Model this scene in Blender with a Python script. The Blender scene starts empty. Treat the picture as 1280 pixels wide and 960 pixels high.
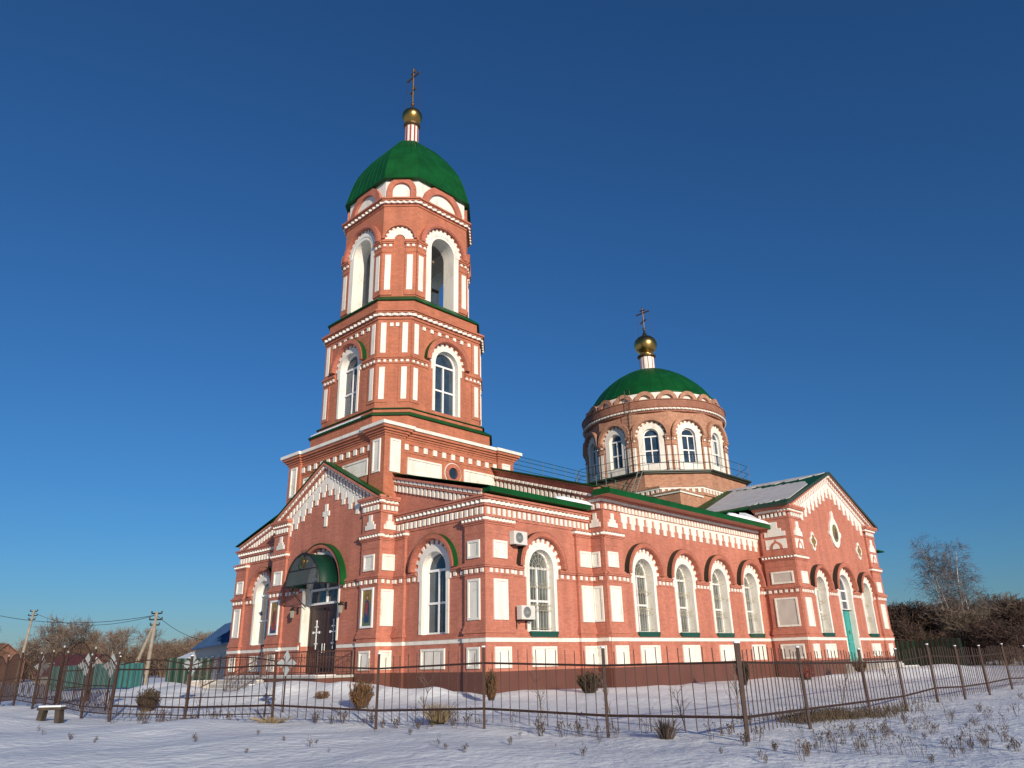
import bpy, bmesh, math, random
import numpy as np
from mathutils import Matrix, Vector
random.seed(7)
PI = math.pi
D = bpy.data
S = bpy.context.scene
C = S.collection
R = math.radians

# ------------------------------------------------------------------ camera, light, exposure
cam = D.objects.new('camera', D.cameras.new('camera')); C.objects.link(cam)
cam.data.sensor_width = 36.0; cam.data.lens = 25.96
cam.data.clip_start = 0.1; cam.data.clip_end = 9000
_m = Matrix(((0.69693,-0.23622,-0.67712,-20.5371),(-0.71679,-0.25884,-0.64746,-21.3251),(-0.02232,0.93659,-0.34972,1.6),(0,0,0,1)))
cam.matrix_world = _m
CAMR = Matrix(((0.69693,0.23622,0.67712),(-0.71679,0.25884,0.64746),(-0.02232,-0.93659,0.34972)))   # bearings used to set out far things
S.camera = cam
S.render.resolution_x, S.render.resolution_y = 1024, 768

SUN_EL, SUN_AZ = R(13.5), math.atan2(-0.92, -0.395)        # direction towards the sun, measured from +X
w = D.worlds.new('World'); S.world = w; w.use_nodes = True
nt = w.node_tree; nt.nodes.clear()
sky = nt.nodes.new('ShaderNodeTexSky'); sky.sky_type = 'NISHITA'; sky.sun_disc = False
sky.sun_elevation = SUN_EL; sky.sun_rotation = PI/2 - SUN_AZ
sky.altitude = 200; sky.air_density = 1.25; sky.dust_density = 0.1; sky.ozone_density = 9.0
bg = nt.nodes.new('ShaderNodeBackground'); bg.inputs['Strength'].default_value = 0.10
ow = nt.nodes.new('ShaderNodeOutputWorld')
nt.links.new(sky.outputs[0], bg.inputs[0]); nt.links.new(bg.outputs[0], ow.inputs[0])
sl = D.lights.new('sun', 'SUN'); sl.energy = 4.9; sl.angle = R(0.5); sl.color = (1.0, 0.87, 0.70)
sun = D.objects.new('sun', sl); C.objects.link(sun)
sd = Vector((math.cos(SUN_AZ)*math.cos(SUN_EL), math.sin(SUN_AZ)*math.cos(SUN_EL), math.sin(SUN_EL)))
sun.rotation_euler = sd.to_track_quat('Z', 'Y').to_euler(); sun.location = sd*200
S.view_settings.view_transform = 'Standard'; S.view_settings.look = 'None'
S.view_settings.exposure = 0.0; S.view_settings.gamma = 1.0

# ------------------------------------------------------------------ materials
def newmat(name):
    m = D.materials.new(name); m.use_nodes = True
    n = m.node_tree; b = n.nodes['Principled BSDF']
    return m, n, b
def noise(n, scale, detail=4, vec=None, rough=0.55):
    t = n.nodes.new('ShaderNodeTexNoise'); t.inputs['Scale'].default_value = scale
    t.inputs['Detail'].default_value = detail; t.inputs['Roughness'].default_value = rough
    if vec is None:
        g = n.nodes.new('ShaderNodeNewGeometry'); vec = g.outputs['Position']
    n.links.new(vec, t.inputs['Vector'])
    return t.outputs['Fac']
def ramp(n, fac, stops):
    r = n.nodes.new('ShaderNodeValToRGB'); e = r.color_ramp.elements
    while len(e) < len(stops): e.new(0.5)
    for k, (p, c) in enumerate(stops):
        e[k].position = p; e[k].color = (c[0], c[1], c[2], 1)
    n.links.new(fac, r.inputs[0]); return r.outputs[0]
def mix(n, a, b, fac, mode='MIX'):
    x = n.nodes.new('ShaderNodeMix'); x.data_type = 'RGBA'; x.blend_type = mode
    for s, v in ((x.inputs[0], fac), (x.inputs[6], a), (x.inputs[7], b)):
        if hasattr(v, 'links'): n.links.new(v, s)
        elif isinstance(v, (int, float)): s.default_value = v
        else: s.default_value = (v[0], v[1], v[2], 1)
    return x.outputs[2]
def bump(n, b, h, strength, dist=0.02):
    u = n.nodes.new('ShaderNodeBump'); u.inputs['Strength'].default_value = strength; u.inputs['Distance'].default_value = dist
    n.links.new(h, u.inputs['Height']); n.links.new(u.outputs[0], b.inputs['Normal'])
def wallcoord(n):
    """u along the wall (from the face normal), v = height: brick courses on every wall"""
    g = n.nodes.new('ShaderNodeNewGeometry')
    s = n.nodes.new('ShaderNodeSeparateXYZ'); n.links.new(g.outputs['True Normal'], s.inputs[0])
    neg = n.nodes.new('ShaderNodeMath'); neg.operation = 'MULTIPLY'; neg.inputs[1].default_value = -1
    n.links.new(s.outputs[1], neg.inputs[0])
    t = n.nodes.new('ShaderNodeCombineXYZ'); n.links.new(neg.outputs[0], t.inputs[0]); n.links.new(s.outputs[0], t.inputs[1])
    nr = n.nodes.new('ShaderNodeVectorMath'); nr.operation = 'NORMALIZE'; n.links.new(t.outputs[0], nr.inputs[0])
    d = n.nodes.new('ShaderNodeVectorMath'); d.operation = 'DOT_PRODUCT'
    n.links.new(g.outputs['Position'], d.inputs[0]); n.links.new(nr.outputs[0], d.inputs[1])
    p = n.nodes.new('ShaderNodeSeparateXYZ'); n.links.new(g.outputs['Position'], p.inputs[0])
    c = n.nodes.new('ShaderNodeCombineXYZ'); n.links.new(d.outputs['Value'], c.inputs[0]); n.links.new(p.outputs[2], c.inputs[1])
    return c.outputs[0], p.outputs[2]
def brickmat(name, c1, c2, mortar, stain=0.35, contrast=1.0):
    m, n, b = newmat(name)
    v, z = wallcoord(n)
    t = n.nodes.new('ShaderNodeTexBrick'); n.links.new(v, t.inputs['Vector'])
    t.inputs['Scale'].default_value = 1.0
    t.inputs['Brick Width'].default_value = 0.26; t.inputs['Row Height'].default_value = 0.08
    t.inputs['Mortar Size'].default_value = 0.009; t.inputs['Mortar Smooth'].default_value = 0.2
    t.inputs['Bias'].default_value = -0.15
    t.inputs['Color1'].default_value = (*[x*1.06 for x in c1], 1); t.inputs['Color2'].default_value = (*[x*0.90 for x in c2], 1); t.inputs['Mortar'].default_value = (*mortar, 1)
    big = noise(n, 0.55, 5)
    col = mix(n, t.outputs['Color'], tuple(x*0.66 for x in c1), ramp(n, big, [(0.45, (0, 0, 0)), (0.75, (stain, stain, stain))]))
    fine = noise(n, 9, 5)
    col = mix(n, col, ramp(n, fine, [(0.3, (0.78, 0.78, 0.78)), (0.7, (1.12, 1.1, 1.08))]), 0.6, 'MULTIPLY')
    fade = noise(n, 0.9, 4, v)
    col = mix(n, col, tuple(min(1, x*1.15+0.06) for x in c2), ramp(n, fade, [(0.55, (0, 0, 0)), (0.8, (0.35, 0.35, 0.35))]))
    mp = n.nodes.new('ShaderNodeMapping'); mp.inputs['Scale'].default_value = (1.0, 0.12, 1.0); n.links.new(v, mp.inputs[0])
    stk = noise(n, 1.6, 6, mp.outputs[0], 0.6)
    col = mix(n, col, ramp(n, stk, [(0.38, (0.80, 0.78, 0.77)), (0.62, (1.06, 1.06, 1.06))]), 0.75, 'MULTIPLY')
    n.links.new(col, b.inputs['Base Color'])
    b.inputs['Roughness'].default_value = 0.85
    bump(n, b, t.outputs['Fac'], -0.35*contrast, 0.01)
    return m
def whitemat(name, col):
    m, n, b = newmat(name); v, z = wallcoord(n)
    mp = n.nodes.new('ShaderNodeMapping'); mp.inputs['Scale'].default_value = (1.0, 0.15, 1.0); n.links.new(v, mp.inputs[0])
    a = noise(n, 3.0, 7, mp.outputs[0], 0.65); g = noise(n, 2.2, 8, None, 0.7); f = noise(n, 26, 3)
    c = mix(n, col, (0.52, 0.47, 0.40), ramp(n, a, [(0.48, (0, 0, 0)), (0.76, (0.8, 0.8, 0.8))]))
    c = mix(n, c, (0.46, 0.36, 0.29), ramp(n, g, [(0.57, (0, 0, 0)), (0.72, (0.7, 0.7, 0.7))]))
    c = mix(n, c, ramp(n, f, [(0.3, (0.92, 0.92, 0.91)), (0.7, (1.03, 1.03, 1.03))]), 1.0, 'MULTIPLY')
    n.links.new(c, b.inputs['Base Color']); b.inputs['Roughness'].default_value = 0.8; bump(n, b, f, 0.25, 0.015)
    return m
def flat(name, col, rough=0.6, metal=0.0, var=0.12, scale=3.0, bmp=0.0, spec=None):
    m, n, b = newmat(name)
    f = noise(n, scale, 6)
    lo = tuple(x*(1-var) for x in col); hi = tuple(min(1, x*(1+var)) for x in col)
    n.links.new(ramp(n, f, [(0.3, lo), (0.7, hi)]), b.inputs['Base Color'])
    b.inputs['Roughness'].default_value = rough; b.inputs['Metallic'].default_value = metal
    if spec is not None: b.inputs['Specular IOR Level'].default_value = spec
    if bmp: bump(n, b, noise(n, scale*8, 5), bmp)
    return m
M = {}
M['brick'] = brickmat('brick_painted', (0.515, 0.190, 0.128), (0.48, 0.172, 0.115), (0.44, 0.162, 0.112))
M['brick_tower'] = brickmat('brick_tower', (0.48, 0.165, 0.092), (0.44, 0.148, 0.08), (0.40, 0.142, 0.085))
M['brick_drum'] = brickmat('brick_raw', (0.47, 0.235, 0.145), (0.38, 0.165, 0.10), (0.42, 0.28, 0.20), 0.5)
M['brick_cornice'] = brickmat('brick_weathered', (0.33, 0.13, 0.08), (0.25, 0.09, 0.055), (0.34, 0.2, 0.14), 0.8)
M['hoodbrick'] = brickmat('brick_hood', (0.48, 0.160, 0.102), (0.44, 0.142, 0.09), (0.40, 0.138, 0.092))
M['white'] = whitemat('white_paint', (0.78, 0.755, 0.69))
M['panelgrey'] = flat('white_panel', (0.72, 0.70, 0.65), 0.8, 0, 0.08, 2.0, 0.06)
M['base'] = flat('brown_cladding', (0.125, 0.05, 0.036), 0.45, 0, 0.12, 0.8)
def roofmat(name, col, rough=0.35):
    m, n, b = newmat(name)
    f = noise(n, 1.2, 5); g = noise(n, 14, 3)
    c = ramp(n, f, [(0.3, tuple(x*0.75 for x in col)), (0.7, tuple(x*1.2 for x in col))])
    c = mix(n, c, ramp(n, g, [(0.3, (0.85,)*3), (0.7, (1.08,)*3)]), 0.5, 'MULTIPLY')
    n.links.new(c, b.inputs['Base Color']); b.inputs['Roughness'].default_value = rough; b.inputs['Specular IOR Level'].default_value = 0.22
    return m
M['green'] = roofmat('green_metal', (0.0035, 0.070, 0.015), 0.5)
M['greendark'] = roofmat('green_awning', (0.004, 0.036, 0.022), 0.5)
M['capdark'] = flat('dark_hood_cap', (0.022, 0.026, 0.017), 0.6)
M['grille'] = flat('pale_grille_paint', (0.42, 0.37, 0.25), 0.5, 0, 0.2, 9)
M['field'] = flat('greyed_panel_field', (0.50, 0.45, 0.40), 0.85, 0, 0.1, 2)
M['sill'] = flat('sill_metal', (0.012, 0.07, 0.05), 0.4)
M['eave'] = flat('dark_eave_metal', (0.03, 0.045, 0.03), 0.5)
M['frame'] = flat('window_frame', (0.78, 0.78, 0.77), 0.35, 0, 0.04)
M['gold'] = flat('gilded_metal', (0.50, 0.31, 0.09), 0.28, 1.0, 0.12, 5)
M['golddark'] = flat('tarnished_gold', (0.16, 0.10, 0.045), 0.45, 0.8, 0.25, 8)
M['iron'] = flat('painted_iron', (0.085, 0.045, 0.034), 0.5, 0.2, 0.3, 12)
M['irondark'] = flat('dark_iron', (0.03, 0.028, 0.027), 0.5, 0.4, 0.2, 10)
M['greenrail'] = flat('green_rail', (0.02, 0.06, 0.045), 0.5, 0.2)
M['rustiron'] = flat('fence_iron', (0.044, 0.021, 0.015), 0.7, 0.1, 0.3, 9)
M['stargrey'] = flat('star_paint', (0.30, 0.33, 0.34), 0.5, 0.2, 0.15)
M['benchwood'] = flat('dark_bench_wood', (0.055, 0.042, 0.032), 0.85, 0, 0.3, 6, 0.3)
M['ratgrey'] = flat('grey_metal', (0.45, 0.47, 0.46), 0.5, 0.3, 0.12)
M['door'] = flat('brown_door', (0.038, 0.014, 0.012), 0.35, 0, 0.15)
M['teal'] = flat('teal_door', (0.035, 0.30, 0.27), 0.4, 0, 0.08)
M['concrete'] = flat('concrete', (0.42, 0.40, 0.37), 0.85, 0, 0.15, 2.5, 0.2)
M['acwhite'] = flat('ac_casing', (0.62, 0.61, 0.57), 0.45, 0, 0.06)
M['wood'] = flat('weathered_wood', (0.16, 0.11, 0.075), 0.8, 0, 0.3, 6, 0.3)
M['polewood'] = flat('pole_wood', (0.28, 0.24, 0.19), 0.85, 0, 0.2, 4)
M['bronze'] = flat('bell_bronze', (0.13, 0.11, 0.07), 0.45, 0.8, 0.2)
M['curtain'] = flat('curtain', (0.55, 0.56, 0.52), 0.9)
def glassmat(name, c, rough=0.04):
    m, n, b = newmat(name)
    f = noise(n, 1.1, 2)
    n.links.new(ramp(n, f, [(0.35, tuple(x*0.6 for x in c)), (0.65, tuple(x*1.3 for x in c))]), b.inputs['Base Color'])
    b.inputs['Roughness'].default_value = rough; b.inputs['IOR'].default_value = 1.7
    bump(n, b, noise(n, 1.7, 2), 0.12, 0.05)
    return m
M['glass'] = glassmat('window_glass', (0.030, 0.05, 0.075))
M['glasspale'] = glassmat('window_glass_curtained', (0.10, 0.115, 0.115), 0.08)
def tympmat():
    m, n, b = newmat('tinted_glass')
    b.inputs['Base Color'].default_value = (0.12, 0.12, 0.11, 1); b.inputs['Roughness'].default_value = 0.15
    b.inputs['Alpha'].default_value = 0.6
    return m
M['tymp'] = tympmat()
def snowmat(name, dirt=False):
    m, n, b = newmat(name)
    f = noise(n, 0.35, 6); g = noise(n, 5, 6)
    c = ramp(n, f, [(0.35, (0.755, 0.80, 0.835)), (0.65, (0.845, 0.88, 0.90))])
    if dirt:
        d = noise(n, 0.8, 8, None, 0.7); d2 = noise(n, 14, 4)
        k = n.nodes.new('ShaderNodeMath'); k.operation = 'MULTIPLY'
        n.links.new(ramp(n, d, [(0.62, (0, 0, 0)), (0.76, (.8, .8, .8))]), k.inputs[0])
        n.links.new(ramp(n, d2, [(0.52, (0, 0, 0)), (0.66, (1, 1, 1))]), k.inputs[1])
        c = mix(n, c, (0.26, 0.20, 0.14), k.outputs[0])
    n.links.new(c, b.inputs['Base Color']); b.inputs['Roughness'].default_value = 0.65
    b.inputs['Specular IOR Level'].default_value = 0.3
    a = n.nodes.new('ShaderNodeMath'); a.operation = 'ADD'
    h1 = noise(n, 1.1, 9, None, 0.62)
    n.links.new(h1, a.inputs[0]); n.links.new(g, a.inputs[1])
    bump(n, b, a.outputs[0], 0.45, 0.12)
    return m
M['snow'] = snowmat('snow_ground', True)
M['shadesnow'] = flat('shaded_roof_snow', (0.52, 0.52, 0.53), 0.8, 0, 0.12, 1.5, .1)  # west slope snow: grey of grazing light and shade put into its colour
M['snowcap'] = snowmat('snow_cap')
M['bark'] = flat('bare_bark', (0.135, 0.10, 0.075), 0.9, 0, 0.3, 1.5)
M['barkgrey'] = flat('grey_bark', (0.15, 0.125, 0.11), 0.9, 0, 0.3, 1.5)
M['barkfar'] = flat('far_twigs', (0.16, 0.11, 0.078), 0.9, 0, 0.3, 0.4)
M['barkred'] = flat('reddish_twigs', (0.075, 0.046, 0.034), 0.9, 0, 0.3, 0.6)
M['birchbark'] = flat('birch_bark', (0.50, 0.47, 0.43), 0.8, 0, 0.45, 4)
M['weed'] = flat('dry_weed', (0.085, 0.06, 0.045), 0.9, 0, 0.35, 3)
M['fringe'] = flat('brown_fringe_grass', (0.14, 0.10, 0.055), 0.9, 0, 0.35, 3)
M['straw'] = flat('dry_straw', (0.27, 0.20, 0.105), 0.9, 0, 0.3, 3)
M['thuja'] = flat('brown_conifer', (0.16, 0.075, 0.022), 0.9, 0, 0.4, 4)
M['thujadark'] = flat('dark_conifer', (0.05, 0.035, 0.016), 0.9, 0, 0.4, 4)
M['tealfence'] = flat('teal_sheet', (0.03, 0.13, 0.125), 0.5)
M['greenfence'] = flat('green_sheet', (0.008, 0.036, 0.022), 0.5)
M['blueroof'] = roofmat('blue_metal', (0.045, 0.10, 0.22), 0.35)
M['maroon'] = roofmat('maroon_metal', (0.13, 0.022, 0.04), 0.4)
M['housewall'] = flat('pale_wall', (0.45, 0.43, 0.40), 0.85)
M['brownwall'] = flat('brown_wall', (0.20, 0.10, 0.065), 0.85)
M['lampglass'] = flat('lamp_glass', (0.25, 0.24, 0.20), 0.2)

# ------------------------------------------------------------------ mesh helpers
class MB:
    def __init__(s): s.v = []; s.f = []
    def face(s, pts):
        k = len(s.v); s.v.extend([tuple(p) for p in pts]); s.f.append(tuple(range(k, k+len(pts))))
    def poly(s, verts, faces):
        k = len(s.v); s.v.extend([tuple(p) for p in verts]); s.f.extend([tuple(i+k for i in f) for f in faces])
    def box(s, x0, x1, y0, y1, z0, z1):
        v = [(x0,y0,z0),(x1,y0,z0),(x1,y1,z0),(x0,y1,z0),(x0,y0,z1),(x1,y0,z1),(x1,y1,z1),(x0,y1,z1)]
        s.poly(v, [(0,3,2,1),(4,5,6,7),(0,1,5,4),(1,2,6,5),(2,3,7,6),(3,0,4,7)])
    def tube(s, a, b, r0, r1=None, n=6, caps=True):
        a = Vector(a); b = Vector(b); r1 = r0 if r1 is None else r1
        d = (b-a); 
        if d.length < 1e-6: return
        d.normalize(); q = Vector((0,0,1)) if abs(d.z) < 0.9 else Vector((1,0,0))
        e = d.cross(q).normalized(); g = d.cross(e)
        vs = []
        for (p, r) in ((a, r0), (b, r1)):
            for k in range(n):
                t = 2*PI*k/n; vs.append(p + e*(r*math.cos(t)) + g*(r*math.sin(t)))
        fs = [(k, (k+1) % n, n+(k+1) % n, n+k) for k in range(n)]
        if caps: fs += [tuple(range(n-1, -1, -1)), tuple(range(n, 2*n))]
        s.poly(vs, fs)
    def lathe(s, cx, cy, prof, n=32, rot=0.0, shape=None, caps=True):
        """prof: [(r,z)]; shape: optional list of unit (x,y) points replacing the circle"""
        if shape is None: shape = [(math.cos(2*PI*k/n+rot), math.sin(2*PI*k/n+rot)) for k in range(n)]
        n = len(shape); vs = []; fs = []
        for (r, z) in prof:
            vs += [(cx+r*a, cy+r*b, z) for (a, b) in shape]
        for i in range(len(prof)-1):
            for k in range(n):
                fs.append((i*n+k, i*n+(k+1) % n, (i+1)*n+(k+1) % n, (i+1)*n+k))
        if caps:
            fs.append(tuple(range(n-1, -1, -1))); L = (len(prof)-1)*n; fs.append(tuple(range(L, L+n)))
        s.poly(vs, fs)
    def build(s, name, mat, parent=None, smooth=False, label=None):
        me = D.meshes.new(name); me.from_pydata([tuple(v) for v in s.v], [], s.f); me.update()
        bm = bmesh.new(); bm.from_mesh(me); bmesh.ops.recalc_face_normals(bm, faces=bm.faces[:]) if not getattr(s, 'keep', False) else None
        bm.to_mesh(me); bm.free()
        me.materials.append(mat)
        if smooth:
            for p in me.polygons: p.use_smooth = True
        o = D.objects.new(name, me); C.objects.link(o)
        if parent: o.parent = parent
        if label: o['label'] = label
        return o
def tag(o, label, cat, group=None, kind=None):
    if label: o['label'] = label
    if cat: o['category'] = cat
    if group: o['group'] = group
    if kind: o['kind'] = kind
    return o
def thing(name, label, cat, loc=(0,0,0), rz=0.0, group=None):
    o = D.objects.new(name, None); C.objects.link(o); o.location = loc; o.rotation_euler = (0,0,rz)
    o.empty_display_size = 0.3
    return tag(o, label, cat, group)
def dup(root, loc, rz=None, scale=None, label=None, group=None):
    r = root.copy(); C.objects.link(r); r.location = loc
    if rz is not None: r.rotation_euler = (r.rotation_euler[0], r.rotation_euler[1], rz)
    if scale is not None: r.scale = (scale, scale, scale) if isinstance(scale, (int, float)) else scale
    if label: r['label'] = label
    if group: r['group'] = group
    for ch in list(root.children):
        c = ch.copy(); C.objects.link(c); c.parent = r
        for g in list(ch.children):
            d = g.copy(); C.objects.link(d); d.parent = c
    return r

class Frame:
    """wall frame: u to the right seen from outside, o outwards, z up"""
    def __init__(s, x, y, out, eps=0.0):
        s.x, s.y = x, y; l = math.hypot(*out); s.o = (out[0]/l, out[1]/l); s.u = (-s.o[1], s.o[0]); s.eps = eps
    def p(s, u, o, z): return (s.x+s.u[0]*u+s.o[0]*o, s.y+s.u[1]*u+s.o[1]*o, z)
def fbox(mb, F, u0, u1, o0, o1, z0, z1, back=False):
    e = F.eps; z0 += e; z1 += e
    v = [F.p(u0,o0,z0),F.p(u1,o0,z0),F.p(u1,o1,z0),F.p(u0,o1,z0),F.p(u0,o0,z1),F.p(u1,o0,z1),F.p(u1,o1,z1),F.p(u0,o1,z1)]
    f = [(0,3,2,1),(4,5,6,7),(1,2,6,5),(2,3,7,6),(3,0,4,7)]
    if back: f.append((0,1,5,4))
    mb.poly(v, f)
def prism(mb, F, pts, o0, o1, back=True):
    n = len(pts); v = [F.p(u,o0,z) for u, z in pts]+[F.p(u,o1,z) for u, z in pts]
    f = [tuple(range(n, 2*n))]+[(k, (k+1) % n, n+(k+1) % n, n+k) for k in range(n)]
    if back: f.append(tuple(range(n-1, -1, -1)))
    mb.poly(v, f)
def arcring(mb, F, uc, zc, r0, r1, o0, o1, a0=0.0, a1=PI, n=20, back=False):
    vs = []
    for k in range(n+1):
        t = a0+(a1-a0)*k/n; c, s_ = math.cos(t), math.sin(t)
        vs += [F.p(uc+r0*c, o0, zc+r0*s_), F.p(uc+r1*c, o0, zc+r1*s_), F.p(uc+r1*c, o1, zc+r1*s_), F.p(uc+r0*c, o1, zc+r0*s_)]
    fs = []
    for k in range(n):
        a = 4*k; b = a+4
        fs += [(a+3, a+2, b+2, b+3), (a+1, b+1, b+2, a+2), (a, a+3, b+3, b)]
        if back: fs.append((a, b, b+1, a+1))
    fs += [(0,1,2,3), (4*n+3, 4*n+2, 4*n+1, 4*n)]
    mb.poly(vs, fs)
def wallsheet(mb, F, u0, u1, z0, z1, ops=(), o=0.0):
    """front sheet of a wall with round-headed openings (uc, hw, zb, zc)"""
    cur = u0
    for (uc, hw, zb, zc) in sorted(ops):
        mb.face([F.p(cur,o,z0), F.p(uc-hw,o,z0), F.p(uc-hw,o,z1), F.p(cur,o,z1)])
        if zb > z0: mb.face([F.p(uc-hw,o,z0), F.p(uc+hw,o,z0), F.p(uc+hw,o,zb), F.p(uc-hw,o,zb)])
        n = 20
        pts = [(uc-hw*math.cos(PI*k/n), zc+hw*math.sin(PI*k/n)) for k in range(n+1)]
        for k in range(n):
            (a, b), (c, d) = pts[k], pts[k+1]
            mb.face([F.p(a,o,b), F.p(c,o,d), F.p(c,o,z1), F.p(a,o,z1)])
        cur = uc+hw
    mb.face([F.p(cur,o,z0), F.p(u1,o,z0), F.p(u1,o,z1), F.p(cur,o,z1)])
def reveal(mb, F, op, depth, o=0.0, bottom=True):
    uc, hw, zb, zc = op; n = 20
    pts = [(uc-hw, zb)]+[(uc-hw*math.cos(PI*k/n), zc+hw*math.sin(PI*k/n)) for k in range(n+1)]+[(uc+hw, zb)]
    for k in range(len(pts)-1):
        a, b = pts[k], pts[k+1]
        mb.face([F.p(a[0],o,a[1]), F.p(b[0],o,b[1]), F.p(b[0],o-depth,b[1]), F.p(a[0],o-depth,a[1])])
    if bottom: mb.face([F.p(uc-hw,o,zb), F.p(uc+hw,o,zb), F.p(uc+hw,o-depth,zb), F.p(uc-hw,o-depth,zb)])
def archpane(mb, F, op, o):
    uc, hw, zb, zc = op; n = 20
    mb.face([F.p(uc-hw,o,zb), F.p(uc+hw,o,zb)]+[F.p(uc+hw*math.cos(PI*k/n),o,zc+hw*math.sin(PI*k/n)) for k in range(n+1)])

# ---- segments: [(u0,u1,o)] = stepped plan of a facade; ends (kl, kr): 1 wraps round the corner, 0 butts, -1 = stops short
def expand(segs, ext, ends):
    out = []; n = len(segs)
    for i, (a, b, o) in enumerate(segs):
        if i == 0: a -= ends[0]*(o+ext)
        elif abs(segs[i-1][1]-segs[i][0]) < 1e-4:
            a += ext if segs[i-1][2] > o else (-ext if segs[i-1][2] < o else 0)
        if i == n-1: b += ends[1]*(o+ext)
        elif abs(segs[i+1][0]-segs[i][1]) < 1e-4:
            b -= ext if segs[i+1][2] > o else (-ext if segs[i+1][2] < o else 0)
        out.append((a, b, o+ext))
    return out
def band(mb, F, segs, z0, z1, ext, ends=(0, 0)):
    for a, b, o in expand(segs, ext, ends): fbox(mb, F, a, b, 0.0, o, z0, z1)
def dentils(mb, F, segs, z0, z1, ext, wd=0.13, per=0.27, dp=0.05, ends=(0, 0)):
    for a, b, o in expand(segs, ext, ends):
        n = max(1, int((b-a)/per)); s = (b-a)/n
        for k in range(n):
            c = a+s*(k+0.5)+random.uniform(-.006, .006); fbox(mb, F, c-wd/2, c+wd/2, o, o+dp, z0+random.uniform(-.008,.008), z1+random.uniform(-.008,.008))
def wave(mb, F, segs, z0, z1, ext, per=0.26, dp=0.09, ends=(0, 0)):
    e = F.eps
    for a, b, o in expand(segs, ext, ends):
        n = max(1, int(round((b-a)/per))); s = (b-a)/n
        fbox(mb, F, a, b, 0.0, o, z0, z1)
        for k in range(n):
            u = a+s*k
            tri = [(u+.01, o), (u+s/2, o+dp), (u+s-.01, o)]
            v = [F.p(x, y, z0+e+.004) for x, y in tri]+[F.p(x, y, z1+e-.004) for x, y in tri]
            mb.poly(v, [(2,1,0), (3,4,5), (0,1,4,3), (1,2,5,4)])
def panel(F, u0, u1, z0, z1, o, parent, mat=None, name='panel', field=None):
    """white framed panel standing a little proud of the wall"""
    mb = MB(); b = min(0.09, (u1-u0)*0.16)
    fbox(mb, F, u0, u1, o, o+.012, z0, z1)
    for (a, c, d, e) in ((u0, u0+b, z0, z1), (u1-b, u1, z0, z1), (u0+b, u1-b, z0, z0+b), (u0+b, u1-b, z1-b, z1)):
        fbox(mb, F, a, c, o+.012, o+.055, d, e)
    po = mb.build(name, mat or M['white'], parent)
    if field:
        q = MB(); fbox(q, F, u0+b+.02, u1-b-.02, o+.013, o+.022, z0+b+.02, z1-b-.02); q.build('panel_field', M[field], church)
    return po
def stepped(F, uc, z0, z1, wd, o, mb):
    h = z1-z0
    prism(mb, F, [(uc-wd/2, z0), (uc+wd/2, z0), (uc+wd/2, z0+h*.33), (uc+wd*.32, z0+h*.33), (uc+wd*.32, z0+h*.55), (uc+wd*.16, z0+h*.55), (uc+wd*.16, z1), (uc-wd*.16, z1), (uc-wd*.16, z0+h*.55), (uc-wd*.32, z0+h*.55), (uc-wd*.32, z0+h*.33), (uc-wd/2, z0+h*.33)], o, o+.05)

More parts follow.
